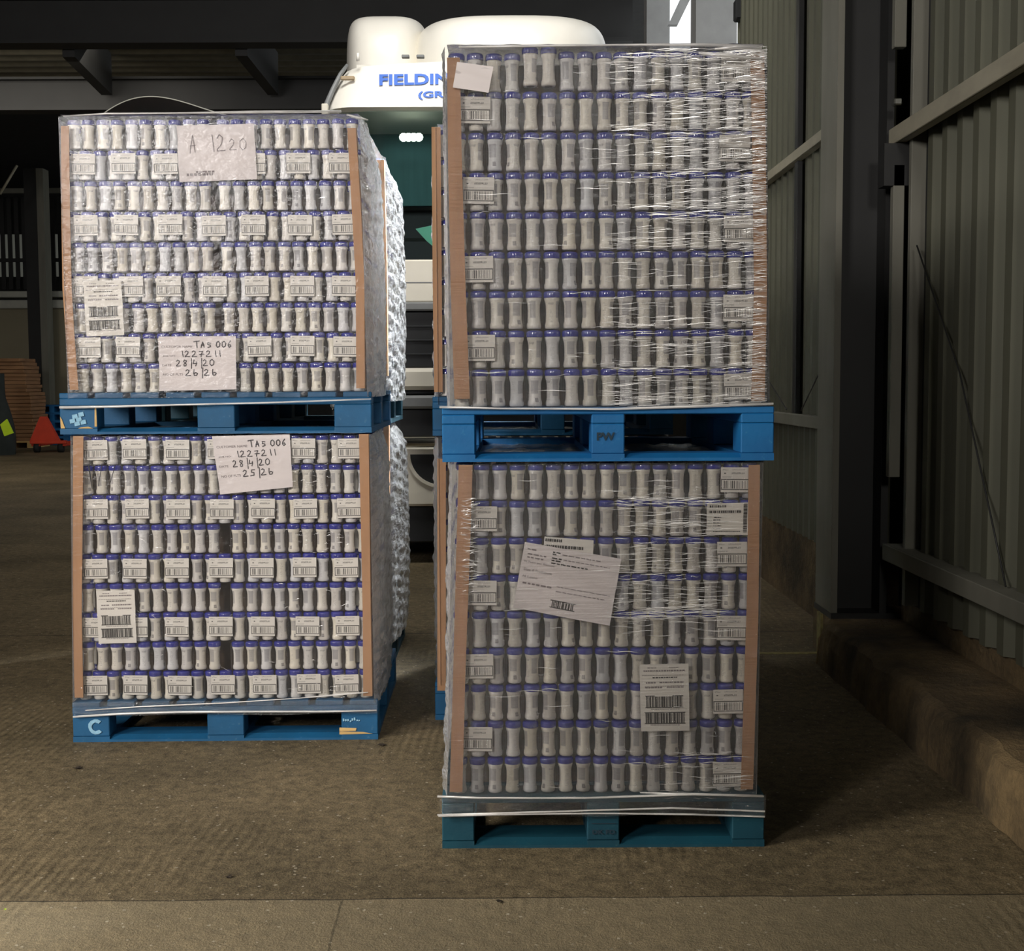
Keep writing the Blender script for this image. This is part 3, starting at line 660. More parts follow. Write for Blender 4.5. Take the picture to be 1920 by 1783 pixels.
o = flat('worn_print', 'white_mark', PLL, [[(x, z), (x+w_, z+.001), (x+w_, z+h_), (x, z+h_)] for x, z, w_, h_ in [(Wl/2-.14+i*.009+rr.uniform(0, .002), .075+rr.uniform(-.004, .003), .006, rr.uniform(.005, .012)) for i in range(8)]])
Wu = centre(113, 696, 780, D2)[1]
o = flat('scuffed_paint', 'white_mark', PLU, [[(-Wu/2+.07+x, .03+z), (-Wu/2+.07+x+.022, .034+z), (-Wu/2+.07+x+.018, .05+z), (-Wu/2+.07+x-.002, .046+z)] for x, z in ((-.02, .03), (-.005, .018), (.004, .038), (-.012, .002), (.012, .008), (-.03, .012))])
flat('chipped_edge', 'bare_wood', PLU, [[(-Wu/2+.135, .03), (-Wu/2+.144, .03), (-Wu/2+.143, .108), (-Wu/2+.137, .1)], [(-Wu/2+.004, .024), (-Wu/2+.02, .024), (-Wu/2+.008, .06), (-Wu/2+.002, .07)], [(-Wu/2+.07, .023), (-Wu/2+.13, .023), (-Wu/2+.11, .03), (-Wu/2+.08, .027)]])

# ------------------------------------------------------------------ text
_tcache = {}
def text_polys(s, bold=False):
    if s in _tcache: return _tcache[s]
    cu = bpy.data.curves.new('txt', 'FONT'); cu.body = s; cu.resolution_u = 3
    if bold: cu.offset = .035
    ob = bpy.data.objects.new('txt', cu); COL.objects.link(ob); bpy.context.view_layer.update()
    dg = bpy.context.evaluated_depsgraph_get(); me = bpy.data.meshes.new_from_object(ob.evaluated_get(dg))
    vs = [(v.co.x, v.co.y) for v in me.vertices]; fs = [list(p.vertices) for p in me.polygons]
    bpy.data.objects.remove(ob); bpy.data.curves.remove(cu); bpy.data.meshes.remove(me)
    xs = [v[0] for v in vs]; ys = [v[1] for v in vs]
    _tcache[s] = ([((x-min(xs))/(max(xs)-min(xs)), (y-min(ys))/(max(ys)-min(ys))) for x, y in vs], fs)
    return _tcache[s]
STROKES = {
 'T': [[(-.25, 1.0), (.35, 1.08), (.95, 1.12)], [(.4, 1.05), (.42, .5), (.5, 0)]],
 'A': [[(.1, 0), (.25, .5), (.45, .95), (.6, .5), (.75, .05)], [(.1, .4), (.75, .42)]],
 'S': [[(.9, .75), (.3, .8), (.25, .5), (.8, .4), (.85, .15), (.3, 0)]],
 '0': [[(.5, 1), (.15, .8), (.1, .3), (.4, 0), (.8, .2), (.9, .7), (.6, 1), (.4, .95)]],
 '1': [[(.4, 1), (.45, .5), (.55, 0)]], '|': [[(.5, 1.25), (.48, .5), (.45, -.4)]],
 '2': [[(.1, .8), (.35, 1), (.65, .85), (.55, .5), (.1, .12), (.1, .02), (.9, .05)]],
 '7': [[(.1, .85), (.7, .9), (.45, .4), (.4, 0)], [(.15, .4), (.95, .42)]],
 '8': [[(.7, .85), (.35, 1), (.2, .75), (.7, .35), (.65, .05), (.3, .02), (.25, .3), (.7, .7), (.75, .9)]],
 '4': [[(.3, 1), (.1, .4), (.8, .45)], [(.75, .7), (.7, .3), (.55, 0)]],
 '6': [[(.7, 1.1), (.3, .7), (.15, .3), (.4, 0), (.75, .2), (.6, .45), (.25, .35)]],
 'b': [[(.25, 1), (.2, .4), (.3, .05), (.7, .05), (.85, .35), (.55, .5), (.25, .35)]],
 '5': [[(.9, .95), (.35, .95), (.3, .6), (.75, .5), (.7, .1), (.1, .05)]],
}
def paper(name, corners, Y, label, cat, mat='paper', waves=.0025, group=None, seed=0, curl=0.0):
    """corners in the photograph TL TR BR BL -> sheet standing on plane Y"""
    tl, tr, br, bl = [at(p[0], p[1], Y) for p in corners]
    rd = random.Random(seed); ph = rd.uniform(0, 6)
    def P(u, v, off=0.0):   # v up
        b = bl.lerp(br, u); t_ = tl.lerp(tr, u); p = b.lerp(t_, v)
        y = waves*(math.sin(v*9+ph+u*1.5)+.6*math.sin(v*17+u*4+ph)+.4*math.sin(u*7+v*3))
        return Vector((p.x, p.y+y-off, p.z))
    root = thing(name, label, cat, ((bl+br)/2), 0, group)
    inv = Vector(root.location)
    def L(u, v, off=0.0): return P(u, v, off)-inv
    MB().grid(lambda u, v: L(u, v), 16, 16).build('sheet', mat, root)
    return root, L
def put_text(root, L, s, u0, v0, u1, v1, mat='ink', name='printing', bold=False, off=.0012):
    vs, fs = text_polys(s, bold)
    MB().add([L(u0+(u1-u0)*x, v0+(v1-v0)*y, off) for x, y in vs], fs).build(name, mat, root)
def hand(root, L, s, u0, v0, cw, ch, mat='ink', w=.006, slant=.0, asp=1.4):
    mb = MB(); u = u0
    for ch_ in s:
        if ch_ == ' ': u += cw*.6; continue
        for st in STROKES[ch_]:
            pts = [(u+(x*.8+slant*y)*cw, v0+y*ch) for x, y in st]
            # subdivide smoothly
            for (a, b) in zip(pts[:-1], pts[1:]):
                dx, dy = b[0]-a[0], (b[1]-a[1])/asp; l = math.hypot(dx, dy) or 1
                nx, ny = -dy/l*w/2, dx/l*w/2*asp
                ex, ey = dx/l*w*.3, dy/l*w*.3*asp
                q = [(a[0]-ex+nx, a[1]-ey+ny), (a[0]-ex-nx, a[1]-ey-ny), (b[0]+ex-nx, b[1]+ey-ny), (b[0]+ex+nx, b[1]+ey+ny)]
                k = len(mb.v); m_ = [((q[0][0]*(1-t_)+q[3][0]*t_, q[0][1]*(1-t_)+q[3][1]*t_), (q[1][0]*(1-t_)+q[2][0]*t_, q[1][1]*(1-t_)+q[2][1]*t_)) for t_ in (0, .5, 1)]
                vs = [L(p[0], p[1], .0012) for pr in m_ for p in pr]
                mb.add(vs, [(0, 1, 3, 2), (2, 3, 5, 4)])
        u += cw*(.62 if ch_ == '1' else (.55 if ch_ == '|' else 1))
    mb.build('handwriting', mat, root)
def bars(root, L, u0, v0, u1, v1, n, seed, name='barcode', mat='ink_dark', frame=True, vert=False):
    rd = random.Random(seed); mb = MB()
    def q(a, b, c, d):
        m = 4; pts = []
        for i in range(m+1):
            vv = b+(d-b)*i/m; pts += [L(a, vv, .001), L(c, vv, .001)]
        mb.add(pts, [(2*i, 2*i+1, 2*i+3, 2*i+2) for i in range(m)])
    if vert:
        v = v0
        while v < v1: h = rd.choice((1, 1, 2, 3))*(v1-v0)/n; q(u0, v, u1, min(v+h, v1)); v += h+rd.choice((.6, 1, 1))*(v1-v0)/n*.55
    else:
        u = u0
        while u < u1: wd_ = rd.choice((1, 1, 2, 3))*(u1-u0)/n; q(u, v0, min(u+wd_, u1), v1); u += wd_+rd.choice((1, 1, 2, 2))*(u1-u0)/n*.7
    if frame:
        mb2 = MB()
        for a, b, c, d in ((u0-.02, v0-.014, u1+.02, v0), (u0-.02, v1, u1+.02, v1+.014)):
            mb.add([L(a, b, .001), L(c, b, .001), L(c, d, .001), L(a, d, .001)], [(0, 1, 2, 3)])
    mb.build(name, mat, root)
def dashes(root, L, rows, seed, mat='ink_light', name='small_print'):
    rd = random.Random(seed); mb = MB()
    for (u0, u1, v, h) in rows:
        u = u0
        while u < u1:
            w_ = min(rd.uniform(.02, .06), u1-u); mb.add([L(u, v, .001), L(u+w_, v, .001), L(u+w_, v+h, .001), L(u, v+h, .001)], [(0, 1, 2, 3)]); u += w_+.012
    mb.build(name, mat, root)
def block_text(txt, parent, x0, z0, x1, z1, name):
    vs, fs = text_polys(txt, True)
    MB().add([(x0+(x1-x0)*x, -.0012, z0+(z1-z0)*y) for x, y in vs], fs).build(name, 'stencil', parent)
block_text('PW', PRU, -.034, .062, .02, .086, 'stencilled_letters')
block_text('DK FD', PRL, -.034, .042, .036, .056, 'stencilled_letters')
for zz in (.075, .092): flat('stamp_line', 'stencil', PRL, [[(-.036, zz), (.038, zz), (.038, zz+.002), (-.036, zz+.002)]])
YPL = D2+.008; YPR = D1+.008     # papers lie just outside the packs and inside the film
r_, L_ = paper('handwritten_note', [(331, 236), (476, 232), (482, 336), (336, 341)], YPL, 'white note with faded handwriting near the top of the left stack', 'note', waves=.004, seed=1)
hand(r_, L_, 'A', .15, .5, .13, .34, 'ink_light', .012); hand(r_, L_, '12', .4, .52, .16, .3, 'ink_light', .012); hand(r_, L_, '20', .66, .54, .13, .2, 'ink_light', .01)
dashes(r_, L_, [(.1, .44, .1, .045), (.22, .46, .15, .03)], 3)
for k, (cr, last, lab) in enumerate((([(297, 631), (442, 630), (443, 730), (299, 733)], '2b|2b', 'white handwritten note reading 26/26 at the foot of the upper left load'),
                          ([(397, 818), (543, 814), (549, 913), (413, 927)], '25|2b', 'white handwritten note reading 25/26 at the top of the lower left load'))):
    r_, L_ = paper('handwritten_note', cr, YPL, lab, 'note', waves=.0025, seed=5+k)
    hand(r_, L_, 'TAS 006', .47, .79, .075, .11, w=.013)
    hand(r_, L_, '1227211', .28, .62, .092, .11, w=.011)
    hand(r_, L_, '28|4|20', .22, .45, .085, .115, w=.011)
    hand(r_, L_, last, .34, .27, .095, .115, w=.012)
    put_text(r_, L_, 'CUSTOMER NAME', .04, .79, .44, .83, 'ink_light'); put_text(r_, L_, 'JOB NO:', .05, .62, .22, .655, 'ink_light')
    put_text(r_, L_, 'DATE', .04, .455, .16, .49, 'ink_light'); put_text(r_, L_, 'NO OF PLTS', .05, .28, .31, .32, 'ink_light')
def big_label(cr, Y, lab, seed):
    r_, L_ = paper('barcode_sheet', cr, Y, lab, 'label', 'label_paper', waves=.0012, seed=seed)
    bars(r_, L_, .12, .36, .86, .52, 60, seed); bars(r_, L_, .1, .12, .9, .27, 60, seed+50)
    dashes(r_, L_, [(.16, .34, .94, .012), (.6, .8, .94, .012), (.08, .92, .89, .022), (.05, .9, .83, .008), (.1, .9, .67, .006), (.12, .32, .715, .022), (.4, .9, .715, .022), (.1, .45, .645, .02), (.55, .9, .645, .018), (.22, .8, .322, .01), (.2, .8, .085, .01)], seed)
    dashes(r_, L_, [(.26, .76, .79, .018)], seed+1, 'ink_dark')
    return r_
big_label([(156, 527), (227, 525), (233, 628), (162, 631)], YPL, 'barcode sheet near the left edge of the upper left load', 21)
big_label([(180, 1108), (252, 1106), (256, 1205), (185, 1207)], YPL, 'barcode sheet near the left edge of the lower left load', 22)
big_label([(1199, 1246), (1291, 1244), (1293, 1370), (1202, 1371)], YPR, 'barcode sheet low on the lower right load', 23)
r_, L_ = paper('paper_square', [(857, 116), (925, 125), (916, 174), (849, 164)], D1-.012, 'blank tilted paper square at the top left corner of right stack', 'paper', waves=.001, seed=9)
r_, L_ = paper('delivery_sheet', [(1021, 1006), (1113, 1013), (1110, 1070), (1016, 1066)], YPR, 'printed sheet half hidden behind the tilted delivery sheet', 'paper', 'label_paper', waves=.001, seed=10)
dashes(r_, L_, [(.02, .36, .86, .09), (.02, .8, .66, .1)], 7, 'ink_dark')
r_, L_ = paper('delivery_sheet', [(984, 1016), (1165, 1048), (1143, 1173), (962, 1139)], YPR-.004, 'large tilted delivery sheet in the middle of the lower right load', 'paper', waves=.003, seed=12)
put_text(r_, L_, 'N Pezzi per Bancale', .03, .70, .34, .735, 'ink_light'); put_text(r_, L_, 'Data di Produzione', .04, .58, .33, .62, 'ink_light'); put_text(r_, L_, 'N Lotto', .04, .48, .19, .515, 'ink_light')
dashes(r_, L_, [(.04, .14, .9, .02), (.05, .24, .83, .02), (.05, .22, .78, .02), (.05, .36, .385, .025), (.4, .95, .42, .01), (.4, .9, .35, .012), (.4, .8, .9, .015), (.42, .9, .83, .012)], 13)
dashes(r_, L_, [(.3, .38, .915, .02), (.3, .34, .885, .02), (.3, .4, .83, .02), (.3, .4, .795, .02), (.3, .68, .755, .018)], 14, 'ink_dark')
bars(r_, L_, .38, .12, .6, .21, 26, 15, frame=True, mat='ink_dark')
r_, L_ = paper('delivery_sheet', [(1326, 944), (1416, 942), (1414, 1003), (1325, 1003)], YPR-.008, 'printed delivery label at upper right corner of the lower right load', 'label', 'label_paper', waves=.001, seed=16)
bars(r_, L_, .05, .87, .4, .94, 30, 17, frame=False); bars(r_, L_, .04, .69, .73, .77, 50, 18, frame=False); bars(r_, L_, .76, .08, .84, .97, 40, 19, vert=True, frame=False)
dashes(r_, L_, [(.15, .3, .54, .03), (.13, .28, .46, .03), (.13, .28, .37, .025), (.13, .3, .28, .025), (.13, .3, .19, .025), (.13, .7, .1, .025), (.02, .1, .45, .01), (.02, .1, .37, .01), (.02, .1, .28, .01)], 20, 'ink_dark')

# ------------------------------------------------------------------ bottle packs
PB = .057; HB = .1135
body = [(.012, 0), (.0205, 0), (.0226, .004), (.0226, .013), (.0200, .021), (.0192, .045), (.0194, .066), (.0210, .077), (.0236, .085), (.0238, .0915), (.016, .0925)]
lidp = [(.0256, 0), (.0262, .004), (.0262, .0135), (.0245, .0175), (.019, .0195), (.008, .0205), (.0002, .0205)]
ME_BOTTLE = MB().lathe(body, 16).mesh('bottle', 'bottle')
ME_LID = MB().lathe(lidp, 16).mesh('lid', 'lid')
def film_mesh(nx):
    w_ = nx*PB/2-.0012; mb = MB(); r = .012
    prof = [(-w_, .03), (-w_, r+.002)]+[(-w_+r-r*math.cos(a), r-r*math.sin(a)+.0) for a in (PI/8, PI/4, 3*PI/8, PI/2)]
    half = prof; full = half+[(-x, y) for x, y in half[::-1]]
    pinch = lambda t_: 1-.012*math.sin(PI*t_)
    n = len(full); vs = []; zs = [.0015, .02, .05, .085, .108]
    for k, z in enumerate(zs):
        for x, y in full: vs.append((x*(1 if k not in (4,) else .985), y-.0005, z))
    fs = [(k*n+i, k*n+i+1, (k+1)*n+i+1, (k+1)*n+i) for k in range(len(zs)-1) for i in range(n-1)]
    mb.add(vs, fs, None, True); return mb.mesh('shrink_film', 'pack_film')
FILM = {2: film_mesh(2), 3: film_mesh(3)}
ME_LABEL = MB().grid(lambda u, v: ((u-.5)*.096, 0, (v-.5)*.077), 1, 1, False).mesh('barcode_label', 'pack_label')
RP = random.Random(42)
def make_pack(loc, n, sx, sz, label, group, with_label, lab_off=0.0, yo=0.0, tilt=0.0):
    t = thing('bottle_pack', label, 'bottle pack', loc, RP.uniform(-.006, .006)+tilt, group)
    t.scale = (sx, 1, sz)
    for i in range(n):
        b = link('bottle', ME_BOTTLE, t, ((i-(n-1)/2)*PB+RP.uniform(-.0008, .0008), PB/2+RP.uniform(-.001, .001), 0), RP.uniform(0, 2*PI))
        b.rotation_euler = (RP.uniform(-.012, .012), RP.uniform(-.012, .012), b.rotation_euler.z)
        link('lid', ME_LID, b, (0, 0, .0915))
    link('shrink_film', FILM[n], t)
    if with_label:
        l = link('barcode_label', ME_LABEL, t, (lab_off+RP.uniform(-.006, .006), -.0022, .0585+RP.uniform(-.002, .001)))
        l.rotation_euler = (0, RP.uniform(-.02, .02), 0)
        l['label'] = 'white label with a framed barcode'
    return t
def load(which, Y, z0, z1, ext_top, ext_bot, style, first_label, group, where, gap=0.0, inset=(0, 0)):
    rows = 9; rh = (z1-z0)/rows; sz = rh/(HB+.0007)
    for r in range(rows):       # r = 0 is the top row
        z = z0+(rows-1-r)*rh; f = r/(rows-1.0)
        L_ = ext_top[0]+(ext_bot[0]-ext_top[0])*f; R_ = ext_top[1]+(ext_bot[1]-ext_top[1])*f
        lab_row = (r % 2 == first_label)
        py = 900
        if style == 'left':
            if lab_row: parts = [(3, True)]*7; l, rr_ = L_, R_; g = 0
            else: parts = [(2, False)]*10; l, rr_ = L_+inset[0], R_+inset[1]; g = gap
        else:
            l, rr_ = L_, R_; g = 0
            parts = ([(3, True)]+[(2, False)]*7) if lab_row else ([(2, False)]*7+[(3, True)])
        total = sum(p[0] for p in parts)*PB; span = rr_-l-g; sx = span/total
        x = l
        for k, (n, lb) in enumerate(parts):
            w_ = n*PB*sx
            if style == 'left' and not lab_row and k == 5: x += g
            dz = RP.uniform(-.001, .001); dy = RP.uniform(0, .004); 
            if where == 'upper load of the right stack' and r == 0:
                if k == 2: dz += .012; dy -= .012
                if k < 2: dz -= .004
            lo = (-.012 if style == 'left' else (.0 if lab_row else .006))
            if style == 'left': lo += RP.uniform(-.004, .012)
            make_pack((x+w_/2, Y+.02+dy, z+dz+.0004), n, sx, sz*.985,
                      'blue-lidded bottle pack, %s from left in %s row down, %s' % (ordinal(k+1), ordinal(r+1), where), group, lb, lo)
            x += w_
def ex(pl, pr, py, Y): return (at(pl, py, Y).x, at(pr, py, Y).x)
z_top_ru = at(1100, 88, D1).z; z_top_lu = at(400, 218, D2).z
Yr = D1+.0; Yl = D2+.0
load('ru', Yr, z_ru+.1625, z_top_ru, ex(838, 1429, 120, Yr), ex(847, 1438, 720, Yr), 'right', 1, 'bottle packs in the upper right load', 'upper load of the right stack')
load('rl', Yr, .1625, z_ru-.004, ex(853, 1427, 900, Yr), ex(844, 1412, 1450, Yr), 'right', 1, 'bottle packs in the lower right load', 'lower load of the right stack')
load('lu', Yl, z_lu+.1625, z_top_lu, ex(110, 677, 240, Yl), ex(128, 690, 700, Yl), 'left', 1, 'bottle packs in the upper left load', 'upper load of the left stack', gap=.019, inset=(.015, -.012))
load('ll', Yl, .1625, z_lu-.004, ex(137, 694, 850, Yl), ex(140, 697, 1290, Yl), 'left', 0, 'bottle packs in the lower left load', 'lower load of the left stack', gap=.038, inset=(.012, -.006))

# the packs deeper inside each load, seen only edge on through the film: uncountable filling
def bulk(x0, x1, y0, y1, z0, z1, label, sides='both', nfront=0):
    rows = 9; rh = (z1-z0)/rows; nx = int(round((x1-x0)/.0571)); ny = int((y1-y0)/.0571)
    white = MB(); blue = MB()
    px = (x1-x0)/nx
    for r in range(rows):
        for j in range(ny):
            for i in range(nx):
                if not (i < 1 or i >= nx-1 or j >= ny-1 or j < nfront): continue
                c = (x0+(i+.5)*px, y0+(j+.5)*.0571, z0+r*rh)
                white.lathe([(.024, .001), (.0208, .02), (.0208, .07), (.0244, .09)], 7, c)
                blue.lathe([(.026, .0905), (.026, .105), (.02, .111), (.001, .112)], 7, c)
    t = thing('packed_bottles', label, 'bottles', ((x0+x1)/2, y0, z0))
    t['kind'] = 'stuff'
    inv = Vector(t.location)
    for m_ in (white, blue): m_.v = [tuple(Vector(v)-inv) for v in m_.v]
    white.build('bottles', 'bottle_plain', t)['kind'] = 'stuff'
    blue.build('lids', 'lid', t)['kind'] = 'stuff'
    MB().box(x0-inv.x+.03, x1-inv.x-.03, -.006, -.002, z0-inv.z, z1-inv.z-.01).build('divider_board', 'divider', t)  # board inside the load, added dark as shade behind the front bottles
    return t
e = ex(847, 1434, 400, Yr); bulk(e[0], e[1], D1+.14, D1+1.17, z_ru+.165, z_top_ru-.01, 'bottles packed deeper inside the upper load of the right stack')
e = ex(850, 1418, 1200, Yr); bulk(e[0], e[1], D1+.14, D1+1.17, .165, z_ru-.01, 'bottles packed deeper inside the lower load of the right stack')
e = ex(122, 684, 480, Yl); bulk(e[0], e[1]-.05, D2+.14, D2+.97, z_lu+.165, z_top_lu-.01, 'bottles packed deeper inside the upper load of the left stack')
e = ex(141, 696, 1050, Yl); bulk(e[0], e[1]-.05, D2+.14, D2+.97, .165, z_lu-.01, 'bottles packed deeper inside the lower load of the left stack')

# ------------------------------------------------------------------ corner boards
def corner(pts, Y, side, label, depth=.05, group=None):
    """pts: list of (py, pxl, pxr) down the board; L section, 4 mm thick, flange going back"""
    mb = MB(); n = len(pts); vs = []
    P0 = at((pts[-1][1]+pts[-1][2])/2, pts[-1][0], Y)
    for (py, l, r) in pts:
        a = at(l, py, Y); b = at(r, py, Y); th = .004
        if side == 'l': loop = [(a.x, Y), (b.x, Y), (b.x, Y+th), (a.x+th, Y+th), (a.x+th, Y+depth), (a.x, Y+depth)]
        else: loop = [(a.x, Y), (b.x, Y), (b.x, Y+depth), (b.x-th, Y+depth), (b.x-th, Y+th), (a.x, Y+th)]
        vs += [(x-P0.x, y-Y, (a.z+b.z)/2-P0.z) for x, y in loop]
    fs = [(k*6+i, k*6+(i+1) % 6, (k+1)*6+(i+1) % 6, (k+1)*6+i) for k in range(n-1) for i in range(6)]
    fs += [list(range(6)), [(n-1)*6+i for i in range(5, -1, -1)]]
    mb.add(vs, fs)
    o = mb.build('corner_board', 'cardboard'); o.location = (P0.x, Y, P0.z)
    return tag(o, label, 'corner board', group)
YCR = D1-.002; YCL = D2-.002
corner([(108, 838, 862), (300, 840, 866), (540, 845, 873), (748, 852, 881)], YCR, 'l', 'brown corner board on left edge of the upper right load', .055)
corner([(96, 1407, 1433), (300, 1411, 1436), (540, 1414, 1438), (752, 1409, 1434)], YCR, 'r', 'brown corner board on right edge of the upper right load', .055)
corner([(872, 860, 886), (1010, 856, 882), (1250, 850, 873), (1485, 843, 867)], YCR, 'l', 'brown corner board on left edge of the lower right load', .055)
corner([(872, 1404, 1425), (1150, 1400, 1422), (1480, 1389, 1412)], YCR, 'r', 'brown corner board on right edge of the lower right load', .055)
corner([(236, 114, 129), (400, 115, 131), (540, 117, 134), (640, 124, 140), (731, 131, 147)], YCL, 'l', 'brown corner board on left edge of the upper left load')
corner([(240, 651, 667), (400, 660, 677), (530, 667, 683), (728, 668, 684)], YCL, 'r', 'brown corner board on right edge of the upper left load')
corner([(818, 137, 156), (1150, 136, 153), (1308, 140, 156)], YCL, 'l', 'brown corner board on left edge of the lower left load')
corner([(814, 673, 691), (1150, 680, 695), (1305, 681, 698)], YCL, 'r', 'brown corner board on right edge of the lower left load')

# ------------------------------------------------------------------ stretch film
def wrap(label, x0t, x1t, x0b, x1b, y0, y1, zb, zt, streak, sideR=0.0, sideL=0.0, taper=0.0, seed=0, ropes=(), skirt=None, strands=0, strand_fn=None):
    rd = random.Random(seed)
    root = thing('stretch_wrap', label, 'stretch film', ((x0b+x1b)/2, (y0+y1)/2, zb)); inv = Vector(root.location)
    ph = [rd.uniform(0, 6.28) for _ in range(12)]
    def wob(a, b): return math.sin(a*7+ph[0])*.5+math.sin(b*19+a*5+ph[1])*.35+math.sin(a*23+b*11+ph[2])*.25
    off = .006
    def xl(v): return x0b+(x0t-x0b)*v-off
    def xr(v): return x1b+(x1t-x1b)*v+off
    H = zt-zb
    def front(u, v):
        x = xl(v)+(xr(v)-xl(v))*u
        return Vector((x, y0-.010-.0012*wob(u*3, v*4), zb+H*v))-inv
    MB().grid(front, 60, 60).build('front_film', 'wrap_streak' if streak else 'wrap_smooth', root)
    def sideg(sg, bulge):
        def g(u, v):
            y = y0-.010+(y1-y0+.02)*u
            bx = (xr(v) if sg > 0 else xl(v))
            w_ = .006+.5*.012*(1+wob(u*4, v*6))*(1 if bulge else .4)+bulge*math.sin(PI*min(1, u*1.05))**.7*(.45+.55*math.sin(PI*(.15+.8*v)))
            q = Vector((y*7, v*9, ph[3]+sg*5)); w_ += .012*abs(mn.noise(q))+.007*abs(mn.noise(q*2.7))+.004*mn.noise(q*6)
            w_ *= min(1, u*14)*min(1, (1-u)*14+.1)
            top = max(0, (v-.9)/.1)*(min(1, u*3))
            return Vector((bx+sg*(w_-top*bulge*.9)-taper*u, y, zb+H*v))-inv
        return g
    MB().grid(sideg(1, sideR), 90, 110).build('side_film', 'wrap_side', root)
    MB().grid(sideg(-1, sideL), 90, 110).build('side_film', 'wrap_side', root)
    MB().grid(lambda u, v: Vector((xl(v)+(xr(v)-xl(v))*u, y1+.012, zb+H*v))-inv, 12, 12).build('rear_film', 'wrap_smooth', root)
    # film folded over the top edge
    def topf(u, v):
        x = x0t+(x1t-x0t)*u; return Vector((x, y0-.008+(y1-y0)*.999*v, zt+.004+.004*(1+wob(u*9, v*2))*min(1, v*8+.4)))-inv
    MB().grid(topf, 50, 16).build('top_film', 'wrap_side', root)
    for i, (pts, rad) in enumerate(ropes):
        MB().tube([Vector(p)-inv for p in pts], rad, 6).build('film_rope', 'rope', root)
    if strands:
        mb = MB()
        for k in range(strands):
            s = strand_fn(rd)
            if s is None: continue
            px, py, ln, th, sl = s
            pk = rd.uniform(.1, .5); pk2 = rd.uniform(-.1, .35); n = 5; a = at(px, py, y0-.013); zz = a.z; vs = []
            for i in range(n+1):
                f = i/n; x = a.x+ln*f; th_ = th*math.sin(PI*(.08+.84*f))
                z = zz+sl*ln*f+.002*math.sin(f*5+k)
                y = y0-.0125-.0015*math.sin(f*3+k)
                vs += [Vector((x, y, z-th_))-inv, Vector((x, y-pk*th_, z+.1*th_))-inv, Vector((x, y+pk2*th_, z+th_))-inv]
            fs = [(3*i+j, 3*(i+1)+j, 3*(i+1)+j+1, 3*i+j+1) for i in range(n) for j in (0, 1)]
            mb.add(vs, fs, None, True)
        o = mb.build('film_creases', 'crease', root); o['kind'] = 'stuff'
    if skirt:
        za, zb_, xa, xb = skirt
        MB().grid(lambda u, v: Vector((xa+(xb-xa)*u, y0-.014-.002*wob(u*4, v), za+(zb_-za)*v+.003*math.sin(u*13+ph[5])*(1-v)))-inv, 50, 6).build('skirt_film', 'wrap_streak', root)
    return root
def rope_px(pts, Y): return [tuple(at(x, y, Y)) for x, y in pts]
def st_upper(rd):
    r = rd.random()
    if r < .22: px, py = rd.uniform(1385, 1428), 88+rd.random()*668
    elif r < .5: px, py = rd.uniform(1215, 1415), 92+rd.random()**1.2*330
    elif r < .62: px, py = rd.uniform(1120, 1400), rd.choice((rd.gauss(455, 6), rd.gauss(640, 22), rd.gauss(720, 18), rd.gauss(690, 5), rd.gauss(745, 8)))
    elif r < .97: px, py = 1415-rd.random()**1.3*290, 90+rd.random()*668
    else: px, py = rd.uniform(880, 1200), 95+rd.random()*660
    ln = rd.uniform(.015, .13)
    ln = min(ln, (1438-px)/630)
    if ln < .006: return None
    th = rd.uniform(.0003, .0010)
    if py < 420 and rd.random() < .18: th *= 2
    return px, py, ln, th, rd.gauss(.015, .02)
def st_lower(rd):
    r = rd.random()
    if r < .62: px, py = rd.uniform(1140, 1330), rd.choice((rd.gauss(985, 16), rd.gauss(1065, 22), rd.gauss(1125, 20), rd.gauss(940, 5), rd.gauss(1150, 8), rd.uniform(900, 1200)))
    elif r < .8: px, py = rd.uniform(862, 885), rd.uniform(930, 1120)
    elif r < .9: px, py = rd.uniform(1220, 1380), rd.uniform(1410, 1500)
    else: px, py = rd.uniform(900, 1380), rd.uniform(880, 1480)
    ln = rd.uniform(.02, .12); ln = min(ln, (1412-px)/630)
    if px < 900: ln *= .35
    return px, py, max(ln, .006), rd.uniform(.0004, .001), rd.gauss(0, .03)
def st_left(rd):
    if rd.random() < .5: px, py = rd.uniform(540, 650), rd.choice((rd.gauss(700, 16), rd.gauss(570, 10), rd.gauss(860, 30), rd.gauss(1290, 10), rd.gauss(810, 5), rd.gauss(1010, 15)))
    else: px, py = rd.uniform(150, 650), rd.uniform(225, 1300)
    return px, py, rd.uniform(.004, .035), rd.uniform(.0003, .0008), rd.gauss(-.1, .45) if px < 540 else rd.gauss(0, .1)
eT = ex(838, 1432, 100, D1); eB = ex(848, 1438, 745, D1)
wrap('clear stretch film with heavy horizontal creases around the upper right load', eT[0], eT[1], eB[0], eB[1], D1, D1+1.19, z_ru+.155, z_top_ru, True, seed=1, strands=1500, strand_fn=st_upper,
     ropes=[(rope_px([(824, 763), (950, 766), (1150, 767), (1300, 762), (1450, 757)], D1-.02), [.004, .003, .004, .005, .004]),
            (rope_px([(860, 88), (1000, 86), (1150, 84), (1300, 84), (1430, 86)], D1-.012), [.003, .004, .003, .005, .004]),
            (rope_px([(1310, 100), (1360, 104), (1428, 110)], D1-.014), [.003, .005, .004]),
            (rope_px([(1340, 92), (1380, 88), (1428, 90)], D1-.014), [.003, .006, .004])])
eT = ex(852, 1426, 880, D1); eB = ex(842, 1414, 1480, D1)
eS = ex(824, 1434, 1510, D1)
